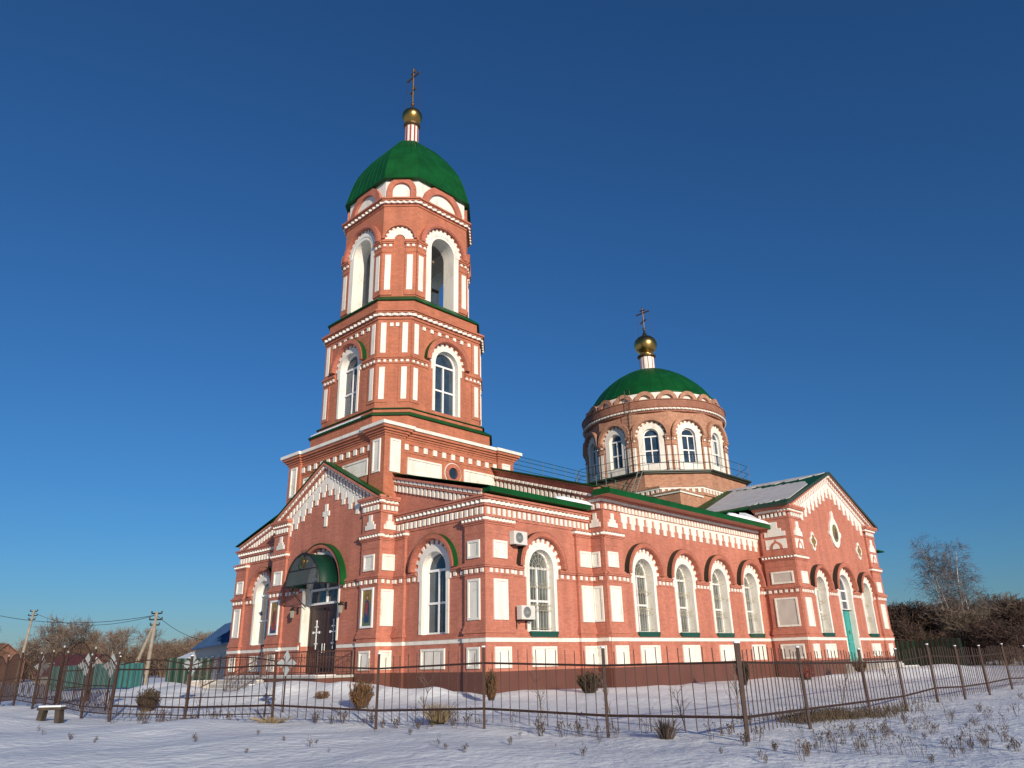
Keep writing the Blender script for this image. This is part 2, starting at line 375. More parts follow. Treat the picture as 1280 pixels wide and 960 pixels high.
def window(F, uc, zb, zc, r, depth, r1, r2, hoodR, proud, parent, o=0.0, shoulder=0.42, narrow=0.12, grille=False, glass='glass', cap='green', bars=2, foot=None, hoodmat='hoodbrick', name='window', nt_=11, leg=0.0, sill=True, fill=False):
    op = (uc, r, zb, zc)
    mb = MB(); reveal(mb, F, op, depth, o)
    arcring(mb, F, uc, zc, r, r1, o, o+.055)
    zf = zb if foot is None else foot
    zs = zc-shoulder
    for sg in (-1, 1):
        a, b = sorted((uc+sg*r, uc+sg*r1)); fbox(mb, F, a, b, o, o+.055, zs, zc)
        a, b = sorted((uc+sg*r, uc+sg*(r1-narrow))); fbox(mb, F, a, b, o, o+.045, zf, zs)
    if fill: fbox(mb, F, uc-r, uc+r, o, o+.045, foot, zb)
    W = mb.build(name, M['white'], parent)
    t = MB()
    for k in range(nt_*2+1):
        if k % 2: continue
        a = PI*(k)/(nt_*2+1); b = PI*(k+1)/(nt_*2+1); arcring(t, F, uc, zc, r1+.002, r2, o, o+.05, a, b, 2)
    t.build('tooth_trim', M['white'], W)
    if hoodR:
        h = MB(); arcring(h, F, uc, zc, r2+.002, hoodR, o, o+proud, 0, PI, 28)
        if leg:
            for sg in (-1, 1):
                a, b = sorted((uc+sg*(r2+.002), uc+sg*hoodR)); fbox(h, F, a, b, o, o+proud, zc-leg, zc)
        arcring(h, F, uc, zc, r2+.03, hoodR-.05, o+proud, o+proud+.035, 0, PI, 28)
        h.build('hood', M[hoodmat], W)
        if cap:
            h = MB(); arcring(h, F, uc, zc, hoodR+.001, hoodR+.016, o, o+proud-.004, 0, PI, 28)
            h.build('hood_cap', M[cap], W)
    g = MB(); archpane(g, F, op, o-depth+.02); g.build('glass', M[glass], W)
    f = MB(); d0, d1 = o-depth+.025, o-depth+.10; fw = .075
    arcring(f, F, uc, zc, r-fw, r, d0, d1)
    for a, b in ((uc-r, uc-r+fw), (uc+r-fw, uc+r), (uc-.04, uc+.04)): fbox(f, F, a, b, d0, d1, zb, zc)
    fbox(f, F, uc-r+fw, uc+r-fw, d0, d1-.003, zc-.05, zc+.05); fbox(f, F, uc-r+fw, uc+r-fw, d0, d1-.003, zb, zb+fw)
    zt = zb+(zc-zb)*.48
    if bars > 1: fbox(f, F, uc-r+fw, uc+r-fw, d0, d1-.003, zt-.045, zt+.045)
    f.build('frame', M['frame'], W)
    if sill:
        s_ = MB(); fbox(s_, F, uc-r-.08, uc+r+.08, o-.02, o+.14, zb-.09, zb+.02); fbox(s_, F, uc-r-.06, uc+r+.06, o+.02, o+.12, zb-.2, zb-.09)
        s_.build('sill', M['sill'], W)
    if grille:
        q = MB(); og = o-.12
        for k in range(1, 8):
            u = uc-r+2*r*k/8; zt = zc+math.sqrt(max(0, r*r-(u-uc)**2))
            q.tube(F.p(u, og, zb), F.p(u, og, min(zt, zc+.1)), .008, n=4)
        for z in (zb+.15, zb+(zc-zb)*.33, zb+(zc-zb)*.42, zb+(zc-zb)*.70, zc): q.tube(F.p(uc-r, og, z), F.p(uc+r, og, z), .009, n=4)
        for k in range(9):
            t_ = PI*k/8; q.tube(F.p(uc+.16*math.cos(t_), og, zc+.16*math.sin(t_)), F.p(uc+r*math.cos(t_), og, zc+r*math.sin(t_)), .008, n=4)
        for rr in (.16, .42, .6):
            for k in range(12):
                a, b = PI*k/12, PI*(k+1)/12
                q.tube(F.p(uc+rr*math.cos(a), og, zc+rr*math.sin(a)), F.p(uc+rr*math.cos(b), og, zc+rr*math.sin(b)), .008, n=4)
        for zz in (zb+(zc-zb)*.375, zb+(zc-zb)*.72):
            for k in range(4):
                u = uc-r+2*r*(k+.5)/4
                for j in range(8):
                    a, b = 2*PI*j/8, 2*PI*(j+1)/8
                    q.tube(F.p(u+.12*math.cos(a), og, zz+.12*math.sin(a)), F.p(u+.12*math.cos(b), og, zz+.12*math.sin(b)), .008, n=4)
        q.build('grille', M['grille'], W)
    return W

# ================================================================== THE SETTING: snow ground
POSTS = [(-6.5,-13.8,.02),(-7.05,-10.95,.06),(-7.75,-7.97,.14),(-8.47,-4.82,.14),(-9.8,-2.12,.21),(-10.9,.63,.24),(-11.96,3.22,.22)]
EASTP = [(-2.6,-13.3,-.01),(2.0,-13.0,-.01),(5.0,-12.95,-.02),(7.6,-13.1,-.02),(10.3,-13.2,-.03),(13.6,-13.2,-.04),(17.2,-13.2,-.05),(20.9,-13.2,-.06),(24.6,-13.2,-.06)]
GATEP = [(-11.96,5.6,.24),(-12.1,7.5,.34),(-12.1,8.9,.38),(-12.0,10.6,.38),(-12.2,12.2,.40),(-12.1,14.6,.36),(-12.1,17.0,.34)]
ctrl = [(x,y,z) for x,y,z in POSTS+EASTP+GATEP]
ctrl += [(x,-1.6,.33) for x in range(-1,21,3)]+[(x,-4.0,.38) for x in range(21,44,4)]+[(-1.0,y,.40) for y in range(-1,6,2)]+[(-3.6,y,.55) for y in range(6,21,3)]
ctrl += [(x,y,.45) for x in (4,14,24,34) for y in (5,12,19)]+[(20.5,-7,.2),(10,-7,.22),(0,-8,.15),(-5,-3,.3),(-7,4,.3)]
ctrl += [(-20,-21,0),(-16,-18,0),(-12,-16,0),(-17,-12,.05),(-20,-6,.12),(-10,-20,-.02),(0,-20,-.03),(12,-20,-.05),(-24,0,.2),(-18,4,.25)]
ctrl += [(60*math.cos(t),60*math.sin(t),(.0 if math.sin(t) < 0 else .25)) for t in [2*PI*k/16 for k in range(16)]]
ctrl = np.array(ctrl)
MOUNDS = [(-2.4,3.1,.16,.45),(-1.5,1.2,.14,.4),(-2.9,5.2,.14,.5),(-4.4,8.8,.2,.5),(-4.6,6.6,.16,.45),(-6.0,11.5,.22,.6),(-7.6,10.2,.2,.6),(-5.2,14.6,.25,.7),(-7.9,5.0,.14,.6),(-11.2,-1.2,.10,.7),(-9.0,-4.0,.12,.6),(8,-2.2,.1,.8),(17,-2.4,.12,.8),(20.4,-4.6,.16,.7),(22,-5.4,.2,.8),(26,-7.0,.2,.9),(30,-7.2,.25,.8),(36,-6.0,.3,1.2),(-19,3.0,.3,.9),(-18.3,1.2,.2,.9),(-1.9,4.4,.28,.9),(-1.6,2.2,.22,.8),(-1.5,.9,.10,.6),(-3.8,7.6,.32,.9),(-3.5,10.0,.2,.8),(-2.6,5.8,.15,1.2),(-7,9,.25,1.2),(-6,13,.3,1.0),(-15.6,3.5,.32,1.3),(-16.2,5.5,.25,1.3),(-5,17,.4,1.1),(24,-6.2,.3,1.2),(28,-6.5,.25,1.3),(33.5,-5.6,.3,1.3),(15,-2.6,.06,2),(-9,2.8,.12,1.2)]
rng = np.random.RandomState(3)
WV = [(rng.uniform(0,2*PI), rng.uniform(.25,1.9), rng.uniform(0,6.28)) for _ in range(26)]
WV2 = [(rng.uniform(0,2*PI), rng.uniform(1.6,7.0), rng.uniform(0,6.28)) for _ in range(30)]
def ground_arr(x, y):
    x = np.asarray(x, float); y = np.asarray(y, float)
    num = np.zeros_like(x); den = np.zeros_like(x)
    for cx, cy, cz in ctrl:
        wgt = 1.0/((x-cx)**2+(y-cy)**2+.6)**1.6
        num += wgt*cz; den += wgt
    z = num/den
    for mx, my, h, s_ in MOUNDS: z = z+h*np.exp(-((x-mx)**2+(y-my)**2)/(2*s_*s_))
    r = np.hypot(x+10, y+10)
    amp = np.clip(1.3-r/60, .15, 1)
    for a, k, p in WV: z = z+amp*.011/(k**.8)*np.sin(k*(x*math.cos(a)+y*math.sin(a))+p+.8*np.sin(.31*y+p))
    near = np.clip(1.4-np.hypot(x+8, y+6)/45, 0, 1)
    for a, k, p in WV2: z = z+near*.006/(k**.7)*np.sin(k*(x*math.cos(a)+y*math.sin(a))+p+1.3*np.sin(.9*x*math.sin(a)-.7*y+p))
    return z
def gz(x, y): return float(ground_arr(np.array([x]), np.array([y]))[0])
def axis_pts(lo, hi, step, far):
    a = list(np.arange(lo, hi+1e-6, step)); s_ = step; v = hi
    while v < far: s_ *= 1.22; v += s_; a.append(v)
    s_ = step; v = lo
    while v > -far: s_ *= 1.22; v -= s_; a.insert(0, v)
    return np.array(a)
gx = axis_pts(-24, 32, .2, 4000); gy = axis_pts(-24, 24, .2, 4000)
GX, GY = np.meshgrid(gx, gy, indexing='ij'); GZ = ground_arr(GX.ravel(), GY.ravel()).reshape(GX.shape)
nx, ny = GX.shape
me = D.meshes.new('snow_ground')
verts = np.stack([GX.ravel(), GY.ravel(), GZ.ravel()], 1)
I = np.arange(nx*ny).reshape(nx, ny)
faces = np.stack([I[:-1,:-1].ravel(), I[1:,:-1].ravel(), I[1:,1:].ravel(), I[:-1,1:].ravel()], 1)
me.from_pydata(verts.tolist(), [], faces.tolist()); me.materials.append(M['snow'])
me.polygons.foreach_set('use_smooth', [True]*len(me.polygons)); me.update()
ground = D.objects.new('snow_ground', me); C.objects.link(ground); ground['kind'] = 'structure'

# ================================================================== THE CHURCH
church = thing('church', 'red brick church with white trim, green roofs, octagonal bell tower and round domed drum', 'church', (0,0,0))
YC = 10.24
H_W, H_C = 1.10, 0
def lower_walls(F, segs, ends, wall, trim, base, gaps=(), z_top=None, string=True):
    """plinth, sill band and string course; gaps = [(u0,u1)] where the string course stops"""
    band(base, F, segs, 0.05, 1.19, .045, ends)
    band(wall, F, segs, 1.19, 2.25, .035, ends)
    band(trim, F, segs, 2.25, 2.41, .065, ends)
    band(wall, F, segs, 2.41, 2.475, .095, ends); band(wall, F, segs, 2.475, 2.58, .03, ends)
    if string:
        for g in split(segs, gaps):
            e = (ends[0] if abs(g[0][0]-segs[0][0]) < 1e-4 else 0, ends[1] if abs(g[-1][1]-segs[-1][1]) < 1e-4 else 0)
            band(wall, F, g, 4.76, 5.02, .03, e); dentils(trim, F, g, 4.83, 4.985, .03, .15, .29, .05, e)
            band(wall, F, g, 5.02, 5.09, .10, e); band(wall, F, g, 5.09, 5.17, .14, e); band(wall, F, g, 5.17, 5.24, .06, e)
def split(segs, gaps):
    out = []; cur = []
    for a, b, o in segs:
        pieces = [(a, b)]
        for g0, g1 in gaps:
            np_ = []
            for p, q in pieces:
                if g1 <= p or g0 >= q: np_.append((p, q))
                else:
                    if g0 > p: np_.append((p, g0))
                    if g1 < q: np_.append((g1, q))
            pieces = np_
        for p, q in pieces:
            if cur and abs(cur[-1][1]-p) > 1e-4: out.append(cur); cur = []
            cur.append((p, q, o))
        if not pieces and cur: out.append(cur); cur = []
    if cur: out.append(cur)
    return out
def pilbody(F, segs, ends, wall, z0, z1):
    for (a, b, o), (a0, b0, o0) in zip(expand(segs, 0, ends), segs):
        if o0 > 0: fbox(wall, F, a, b, 0, o0, z0, z1)
    if z0 == 2.58:
        for h0, h1, ex in ((2.581,2.68,.075),(2.68,2.78,.05),(2.78,2.87,.025)):
            for (a, b, o), (a0, b0, o0) in zip(expand(segs, ex, ends), segs):
                if o0 > 0: fbox(wall, F, a, b, 0, o, h0, h1)
def pilcap(F, u0, u1, o, wall, trim, ends=(0,0), z=6.72):
    sg = [(u0, u1, o)]
    e = lambda x: ends
    for z0, z1, ex in ((z-.36, z-.33, .015), (z, z+.07, .04), (z+.07, z+.13, .09)):
        band2(wall, F, sg, z0, z1, ex, ends)
    band2(trim, F, sg, z+.13, z+.25, .13, ends, True)
    band2(wall, F, sg, z+.25, z+.31, .17, ends); band2(wall, F, sg, z+.31, z+.36, .08, ends)
def band2(mb, F, sg, z0, z1, ex, ends, wv=False):
    """band round one pilaster: free ends stick out by ex, wrapped ends reach the corner, butted ends stop"""
    (u0, u1, o) = sg[0]
    a = u0-(o+ex if ends[0] == 1 else (ex if ends[0] == 0 else 0)); b = u1+(o+ex if ends[1] == 1 else (ex if ends[1] == 0 else 0))
    if wv: wave(mb, F, [(a, b, 0)], z0, z1, o+ex-.06, .2, .07)
    else: fbox(mb, F, a, b, 0, o+ex, z0, z1)
# -------------------------------------------------- narthex, south and west
P0 = .13
def close(name, bricks, trims, base=None, bm='brick', tm='white'):
    w_ = bricks.build(name, M[bm], church); trims.build('white_trim', M[tm], w_)
    if base is not None and base.v: base.build('plinth_cladding', M['base'], w_)
    return w_
def cornice_narthex(F, segs, ends, wall, trim):
    band(wall, F, segs, 7.0, 7.08, .04, ends); band(wall, F, segs, 7.08, 7.46, .015, ends)
    dentils(trim, F, segs, 7.12, 7.40, .015, .15, .30, .07, ends)
    band(wall, F, segs, 7.46, 7.54, .10, ends)
    wave(trim, F, segs, 7.56, 7.70, .10, .27, .10, ends)
    band(wall, F, segs, 7.70, 7.76, .22, ends); band(wall, F, segs, 7.79, 7.87, .27, ends); band(wall, F, segs, 7.76, 7.79, .20, ends)
WTOP = 7.98
# south face
F = Frame(0, 0, (0,-1), 0.0)
wb, tb, bb = MB(), MB(), MB()
segs = [(0,1.45,P0),(1.45,5.55,0),(5.55,6.6,P0)]
op = (3.25, .76, 2.64, 5.2)
wallsheet(wb, F, 0, 6.6, .05, WTOP, [op])
lower_walls(F, segs, (0,0), wb, tb, bb, [(3.25-1.12, 3.25+1.12)])
pilbody(F, segs, (0,0), wb, 2.58, 6.9)
pilcap(F, 0, 1.45, P0, wb, tb, (-1,0)); pilcap(F, 5.55, 6.6, P0, wb, tb, (0,-1))
cornice_narthex(F, [(0,6.6,0)], (0,0), wb, tb)
W_ns = close('narthex_wall', wb, tb, bb)
for a, b in ((.30,1.08),(5.72,6.5)):
    panel(F, a, b, 5.4, 6.1, P0, W_ns); panel(F, a, b, 3.06, 4.6, P0, W_ns); panel(F, a-.02, b+.1 if a < 2 else b, 1.31, 2.08, P0+.035, W_ns)
panel(F, 2.5, 4.0, 1.31, 2.08, .035, W_ns)
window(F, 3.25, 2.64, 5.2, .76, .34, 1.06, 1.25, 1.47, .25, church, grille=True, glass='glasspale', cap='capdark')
# west face (right of the porch and left of the porch)
F = Frame(0, 2*YC, (-1,0), 0.003); U = lambda y: 2*YC-y
opr, opl = (U(3.05), .76, 2.64, 5.2), (U(17.43), .76, 2.64, 5.2)
sr = [(U(5.7),U(4.95),P0),(U(4.95),U(1.05),0),(U(1.05),U(0),P0)]; slft = [(U(20.48),U(19.43),P0),(U(19.43),U(15.53),0),(U(15.53),U(14.78),P0)]
SLN = .262
def rake(F, ua, za, ub, zb, wall, trim, o, layers, dents=None, seglen=None):
    """cornice along a slope from (ua,za) to (ub,zb); layers (d0,d1,out,kind) measured down from the slope line"""
    L = abs(ub-ua); s_ = (zb-za)/(ub-ua)
    zz = lambda u: za+(u-ua)*s_
    for d0, d1, out, kind in layers:
        m = wall if kind == 'w' else trim
        if kind in 'wt': prism(m, F, [(ua,zz(ua)-d1),(ub,zz(ub)-d1),(ub,zz(ub)-d0),(ua,zz(ua)-d0)] if ub > ua else [(ub,zz(ub)-d1),(ua,zz(ua)-d1),(ua,zz(ua)-d0),(ub,zz(ub)-d0)], o, o+out, False)
        else:
            per, wd = (.27, .14) if kind == 'd' else (.30, .20)
            n = int(L/per)
            for k in range(n):
                u = min(ua, ub)+L*(k+.5)/n
                prism(trim, F, [(u-wd/2,zz(u-wd/2)-d1),(u+wd/2,zz(u+wd/2)-d1),(u+wd/2,zz(u+wd/2)-d0),(u-wd/2,zz(u-wd/2)-d0)], o, o+out, False)
RK = [(.0,.10,.22,'w'),(.11,.24,.16,'v'),(.10,.25,.10,'w'),(.25,.33,.13,'w'),(.36,.66,.09,'d'),(.33,.70,.03,'w')]
for ua_, ub_, op, sg_, ends_, caps_, ue, uc, pa, pb in (
    (U(5.7), U(0), opr, sr, (0,1), ((U(1.05),U(0),(0,1)),(U(5.7),U(4.95),(-1,0))), U(0), U(6.0), U(.85), U(.15)),
    (U(20.48), U(14.78), opl, slft, (1,0), ((U(20.48),U(19.43),(1,0)),(U(15.53),U(14.78),(0,-1))), U(20.48), U(14.48), U(20.33), U(19.6))):
    wb, tb, bb = MB(), MB(), MB()
    wallsheet(wb, F, ua_, ub_, .05, WTOP, [op])
    lower_walls(F, sg_, ends_, wb, tb, bb, [(op[0]-1.12, op[0]+1.12)]); pilbody(F, sg_, ends_, wb, 2.58, 6.9)
    for c0, c1, ce in caps_: pilcap(F, c0, c1, P0, wb, tb, ce)
    cornice_narthex(F, [(ua_,ub_,0)], ends_, wb, tb)
    za, zb = 8.12, 8.12+6.0*SLN
    prism(wb, F, [(ue, WTOP), (ue, za), (uc, zb), (uc, WTOP)] if ue < uc else [(uc, WTOP), (uc, zb), (ue, za), (ue, WTOP)], -.25, -.02)
    rake(F, ue, za, uc, zb, wb, tb, -.02, RK)
    W_nw = close('narthex_wall', wb, tb, bb)
    panel(F, pa, pb, 5.4, 6.1, P0, W_nw); panel(F, pa, pb, 3.06, 4.6, P0, W_nw); panel(F, pa, pb, 1.31, 2.08, P0+.035, W_nw)
    panel(F, op[0]-.75, op[0]+.75, 1.31, 2.08, .035, W_nw)
for uc in (opr[0], opl[0]): window(F, uc, 2.64, 5.2, .76, .34, 1.06, 1.25, 1.47, .25, church, sill=False)
# hidden north side
F = Frame(6.6, 2*YC, (0,1), 0.0); wb = MB(); wallsheet(wb, F, 0, 6.6, .05, WTOP); band(wb, F, [(0,6.6,0)], 7.5, 7.9, .2); wb.build('narthex_wall', M['brick'], church)
# -------------------------------------------------- porch (foot of the bell tower)
PX, PY0, PY1 = -.9, 5.70, 14.78; PWID = PY1-PY0
F = Frame(PX, PY1, (-1,0), 0.006); UP = lambda y: PY1-y
FS = Frame(PX, PY0, (0,-1), 0.009); FN = Frame(0, PY1, (0,1), 0.009)
wb, tb, bb = MB(), MB(), MB()
ud = UP(YC); opd = (ud, 1.5, 1.2, 4.95)
wallsheet(wb, F, 0, PWID, .05, 8.6, [opd])
# pediment field
apz, edz = 11.0, 8.62
prism(wb, F, [(0, 8.6), (PWID, 8.6), (PWID, edz), (PWID/2, apz), (0, edz)], -.5, 0)
segs = [(0,1.25,.11),(1.25,PWID-1.25,0),(PWID-1.25,PWID,.11)]
segL, segR = [(0,1.25,.11),(1.25,ud-1.62,0)], [(ud+1.62,PWID-1.25,0),(PWID-1.25,PWID,.11)]
for sg, en in ((segL,(1,0)),(segR,(0,1))):
    lower_walls(F, sg, en, wb, tb, bb, [(ud-1.85, ud+1.85)])
for f_ in (FS, FN):
    wallsheet(wb, f_, 0, .9, .05, 8.6); lower_walls(f_, [(0,.9,0)], (0,0), wb, tb, bb)
pilbody(F, segs, (1,1), wb, 2.58, 8.45)
def porch_top(f_, u0, u1, o, ends):
    pilcap(f_, u0, u1, o, wb, tb, ends, 6.68)
    stepped(f_, (u0+u1)/2, 7.18, 7.84, min(.72, (u1-u0)*.7), o, tb)
    band2(wb, f_, [(u0,u1,o)], 7.9, 7.98, .05, ends)
    n = 5 if u1-u0 > 1 else 4
    for k in range(n):
        c = u0+(u1-u0)*(k+.5)/n; fbox(tb, f_, c-.075, c+.075, o, o+.06, 8.02, 8.24)
    band2(wb, f_, [(u0,u1,o)], 8.27, 8.33, .07, ends); band2(tb, f_, [(u0,u1,o)], 8.33, 8.45, .12, ends, True)
    band2(wb, f_, [(u0,u1,o)], 8.45, 8.52, .18, ends); band2(wb, f_, [(u0,u1,o)], 8.52, 8.64, .22, ends)
porch_top(F, 0, 1.25, .11, (1,0)); porch_top(F, PWID-1.25, PWID, .11, (0,1))
porch_top(FS, 0, .9, .0, (-1,-1)); porch_top(FN, 0, .9, .0, (-1,-1))
def pendants(F, ua, ub, zline, per, wall, trim, o, h=.62, top=.05):
    n = max(1, int(round(abs(ub-ua)/per))); s_ = (ub-ua)/n
    for k in range(n):
        a, b = ua+s_*k, ua+s_*(k+1); a, b = min(a,b), max(a,b); c = (a+b)/2; w2 = (b-a)/2
        za, zb = zline(a)-top, zline(b)-top; zm = min(za, zb)
        def tz(u): return za+(zb-za)*(u-a)/(b-a)
        q = [(c-w2*.40, zm-h), (c+w2*.40, zm-h), (c+w2*.40, zm-h*.62), (c+w2*.70, zm-h*.62), (c+w2*.70, zm-.16*h), (b, zm-.16*h), (b, tz(b)), (a, tz(a)), (a, zm-.16*h), (c-w2*.70, zm-.16*h), (c-w2*.70, zm-h*.62), (c-w2*.40, zm-h*.62)]
        prism(trim, F, q, o, o+.05, False)
RKP = [(.0,.12,.34,'w'),(.13,.24,.28,'v'),(.12,.25,.22,'w'),(.25,.31,.14,'w'),(.33,.62,.11,'d'),(.31,.64,.05,'w')]
for ua, ub in ((0.0, PWID/2), (PWID, PWID/2)):
    rake(F, ua, edz+.04, ub, apz+.02, wb, tb, 0, RKP)
    z_ = (lambda ua, ub: (lambda u: edz+(apz-edz)*(u-ua)/(ub-ua)))(ua, ub)
    pendants(F, ua+(.95 if ua == 0 else -.95), ub, z_, .62, wb, tb, 0.0, .72, .62)
W_p = close('porch_wall', wb, tb, bb)
cr = MB()
zc0, zc1, uc = 7.86, 8.95, ud+.05
a = .11
prism(cr, F, [(uc-a,zc0),(uc+a,zc0),(uc+a,8.36),(uc+.28,8.36),(uc+.28,8.60),(uc+a,8.60),(uc+a,zc1),(uc-a,zc1),(uc-a,8.60),(uc-.28,8.60),(uc-.28,8.36),(uc-a,8.36)], 0, .06, False)
cr.build('wall_cross', M['white'], W_p)
for a, b in ((.22,1.0),(PWID-1.0,PWID-.22)):
    panel(F, a, b, 5.38, 6.08, .11, W_p); panel(F, a, b, 1.31, 2.08, .145, W_p)
panel(FS, .1, .8, 5.38, 6.08, 0, W_p); panel(FS, .1, .8, 3.06, 4.58, 0, W_p); panel(FS, .08, .82, 1.31, 2.08, .035, W_p)
# porch roof
def slope_roof(mb, pts, th=.06):
    v = list(pts)+[(x,y,z-th) for x,y,z in pts]; n = len(pts)
    mb.poly(v, [tuple(range(n)), tuple(range(2*n-1, n-1, -1))]+[(k,(k+1)%n,n+(k+1)%n,n+k) for k in range(n)])
rb = MB()
for s_ in (1,-1):
    slope_roof(rb, [(-1.27,YC,apz+.10),(-.7,YC,apz+.10),(-.7,YC+s_*4.8,edz+.0),(-1.27,YC+s_*4.8,edz+.0)], .03)
rb.build('porch_roof', M['green'], church)
# entrance portal: arch, hood, door, transom
op = opd
pm = MB(); reveal(pm, F, op, .50, 0, False); arcring(pm, F, ud, op[3], 1.5, 1.72, 0, .05)
for sg in (-1,1):
    a, b = sorted((ud+sg*1.5, ud+sg*1.60)); fbox(pm, F, a, b, 0, .045, 2.58, op[3])
W_d = pm.build('portal', M['white'], church)
t = MB()
for k in range(0, 29, 2): arcring(t, F, ud, op[3], 1.722, 1.87, 0, .05, PI*k/29, PI*(k+1)/29, 2)
t.build('tooth_trim', M['white'], W_d)
h = MB(); arcring(h, F, ud, op[3], 1.872, 2.05, 0, .28, 0, PI, 32); h.build('hood', M['hoodbrick'], W_d)
h = MB(); arcring(h, F, ud, op[3], 2.052, 2.085, 0, .33, 0, PI, 32); h.build('hood_cap', M['green'], W_d)
lo = MB()
for sg in (-1,1):
    a, b = sorted((ud+sg*1.486, ud+sg*1.497)); fbox(lo, F, a, b, -.36, .002, 1.2, 2.4, True)
lo.build('jamb_foot', M['brick'], W_d)
g = MB(); archpane(g, F, (ud,1.5,4.3,4.95), -.42); g.build('transom_glass', M['glass'], W_d)
f = MB()
arcring(f, F, ud, 4.95, 1.42, 1.5, -.41, -.32)
for a, b in ((ud-.04,ud+.04),(ud-1.5,ud-1.42),(ud+1.42,ud+1.5)): fbox(f, F, a, b, -.41, -.32, 4.3, 4.95+(.1 if abs(a-ud)>1 else 1.4))
for z in (4.3,4.95,5.5): fbox(f, F, ud-1.5+(0 if z<5 else .15), ud+1.5-(0 if z<5 else .15), -.41, -.325, z-.05, z+.05)
f.build('transom_frame', M['frame'], W_d)
for sg in (-1,1):
    d = MB(); a, b = sorted((ud+sg*.01, ud+sg*1.5)); fbox(d, F, a, b, -.46, -.38, 1.2, 4.25)
    for z0, z1 in ((1.35,2.2),(2.35,4.1)):
        for (p,q,r_,t_) in ((a+.12,b-.12,z0,z0+.07),(a+.12,b-.12,z1-.07,z1),(a+.12,a+.19,z0,z1),(b-.19,b-.12,z0,z1)): fbox(d, F, p, q, -.38, -.35, r_, t_)
    dd = d.build('entrance_door', M['door'], church)
    c = MB(); u = ud+sg*.72
    fbox(c, F, u-.028, u+.028, -.35, -.32, 2.25, 3.5)
    for z, w2 in ((3.25,.13),(3.0,.26),(2.5,.12)): fbox(c, F, u-w2, u+w2, -.35, -.315, z-.027, z+.027)
    for z, x in ((3.5,0),(3.0,.26),(3.0,-.26)): fbox(c, F, u+x-.045, u+x+.045, -.35, -.31, z-.05, z+.05)
    c.build('door_cross', M['frame'], dd)
    hd = MB(); hd.tube(F.p(ud+sg*.1,-.3,2.1), F.p(ud+sg*.1,-.3,2.5), .02); hd.build('handle', M['ratgrey'], dd)
# canopy over the entrance
cy = YC-.18; CX0, CX1 = PX-1.15, PX+.0; cz, cr_, ch = 5.05, 1.42, 1.42
def arcpt(t, s_=1.0): return (cy+cr_*s_*math.cos(t), cz+ch*s_*math.sin(t))
cm = MB(); n = 24
vs = []
for k in range(n+1):
    for s_ in (1.0, .985):
        y, z = arcpt(PI*k/n, s_); vs += [(CX0,y,z),(CX1-.06,y,z)]
fs = []
for k in range(n):
    a = 4*k; b = a+4; fs += [(a,b,b+1,a+1),(a+2,a+3,b+3,b+2),(a,a+2,b+2,b),(a+1,b+1,b+3,a+3)]
cm.poly(vs, fs); canopy = cm.build('door_canopy', M['greendark'], church, True)
cf = MB()
for X in (CX0-.03, CX1-.12):
    for k in range(n):
        y0,z0 = arcpt(PI*k/n, 1.0); y1,z1 = arcpt(PI*(k+1)/n, 1.0); cf.tube((X,y0,z0),(X,y1,z1),.04,n=5)
for z_ in (0.0, .48, .92):
    t = math.asin(z_); y0, zz_ = arcpt(t); y1, _ = arcpt(PI-t); cf.tube((CX0-.03,y0,zz_),(CX0-.03,y1,zz_),.022,n=5)
for t in (0, PI):
    y, z = arcpt(t); cf.tube((CX0-.03,y,z),(CX1,y,z),.025,n=5); cf.tube((CX0+.1,y,z),(CX1-.02,y,z-.9),.022,n=5)
    for k in range(10):
        x = CX0+.1+(CX1-CX0-.2)*k/9; cf.tube((x,y,z),(x,y,z-.12-.05*(k%2)),.01,n=4)
for k in range(5):
    y = cy-.16+.08*k; cf.tube((CX0-.03,y,cz+ch+.0),(CX0-.03,y+(.05 if k>2 else -.05 if k<2 else 0),cz+ch+.16),.014,n=4)
cf.build('canopy_frame', M['irondark'], canopy)
tm = MB(); tm.face([(CX0-.01, *arcpt(PI*k/n, .985)) for k in range(n+1)]); tm.build('canopy_glass', M['tymp'], canopy)
med = MB(); FF = Frame(CX0-.07, cy, (-1,0)); 
prism(med, FF, [(.21*math.cos(2*PI*k/24), cz+1.02+.31*math.sin(2*PI*k/24)) for k in range(24)], 0, .03); mo = med.build('canopy_icon', M['gold'], canopy)
md2 = MB(); prism(md2, FF, [(.13*math.cos(2*PI*k/20), cz+1.02+.21*math.sin(2*PI*k/20)) for k in range(20)], .03, .04); md2.build('icon_face', M['golddark'], canopy)

# -------------------------------------------------- nave
F = Frame(6.6, -.82, (0,-1), 0.0)
XN = 21.8; LN = XN-6.6; NTOP = 8.56
wb, tb, bb = MB(), MB(), MB()
wins = [x-6.6 for x in (9.58, 13.1, 16.6, 20.1)]
ops = [(u, .76, 2.64, 5.2) for u in wins]
segs = [(0,1.35,.10),(1.35,LN,0)]
wallsheet(wb, F, 0, LN, .05, NTOP+.3, ops)
lower_walls(F, segs, (0,0), wb, tb, bb, [(u-1.12,u+1.12) for u in wins])
pilbody(F, segs, (0,0), wb, 2.58, 8.0)
pilcap(F, 0, 1.35, .10, wb, tb, (-1,0), 6.70)
stepped(F, .65, 7.2, 7.84, .72, .10, tb)
def cornice_nave(F, segs, ends, wall, trim, z=8.0):
    band(wall, F, segs, z-.03, z+.24, .03, ends); dentils(trim, F, segs, z, z+.235, .03, .15, .28, .07, ends)
    band(wall, F, segs, z+.24, z+.31, .10, ends); wave(trim, F, segs, z+.33, z+.44, .10, .27, .10, ends); band(wall, F, segs, z+.44, z+.52, .24, ends)
cornice_nave(F, [(0,1.35,.07),(1.35,LN,.03)], (0,0), wb, tb)
pendants(F, 1.37, LN-.05, lambda u: 8.0, .685, wb, tb, 0.0, .72, .03)
W_n = close('nave_wall', wb, tb, bb)
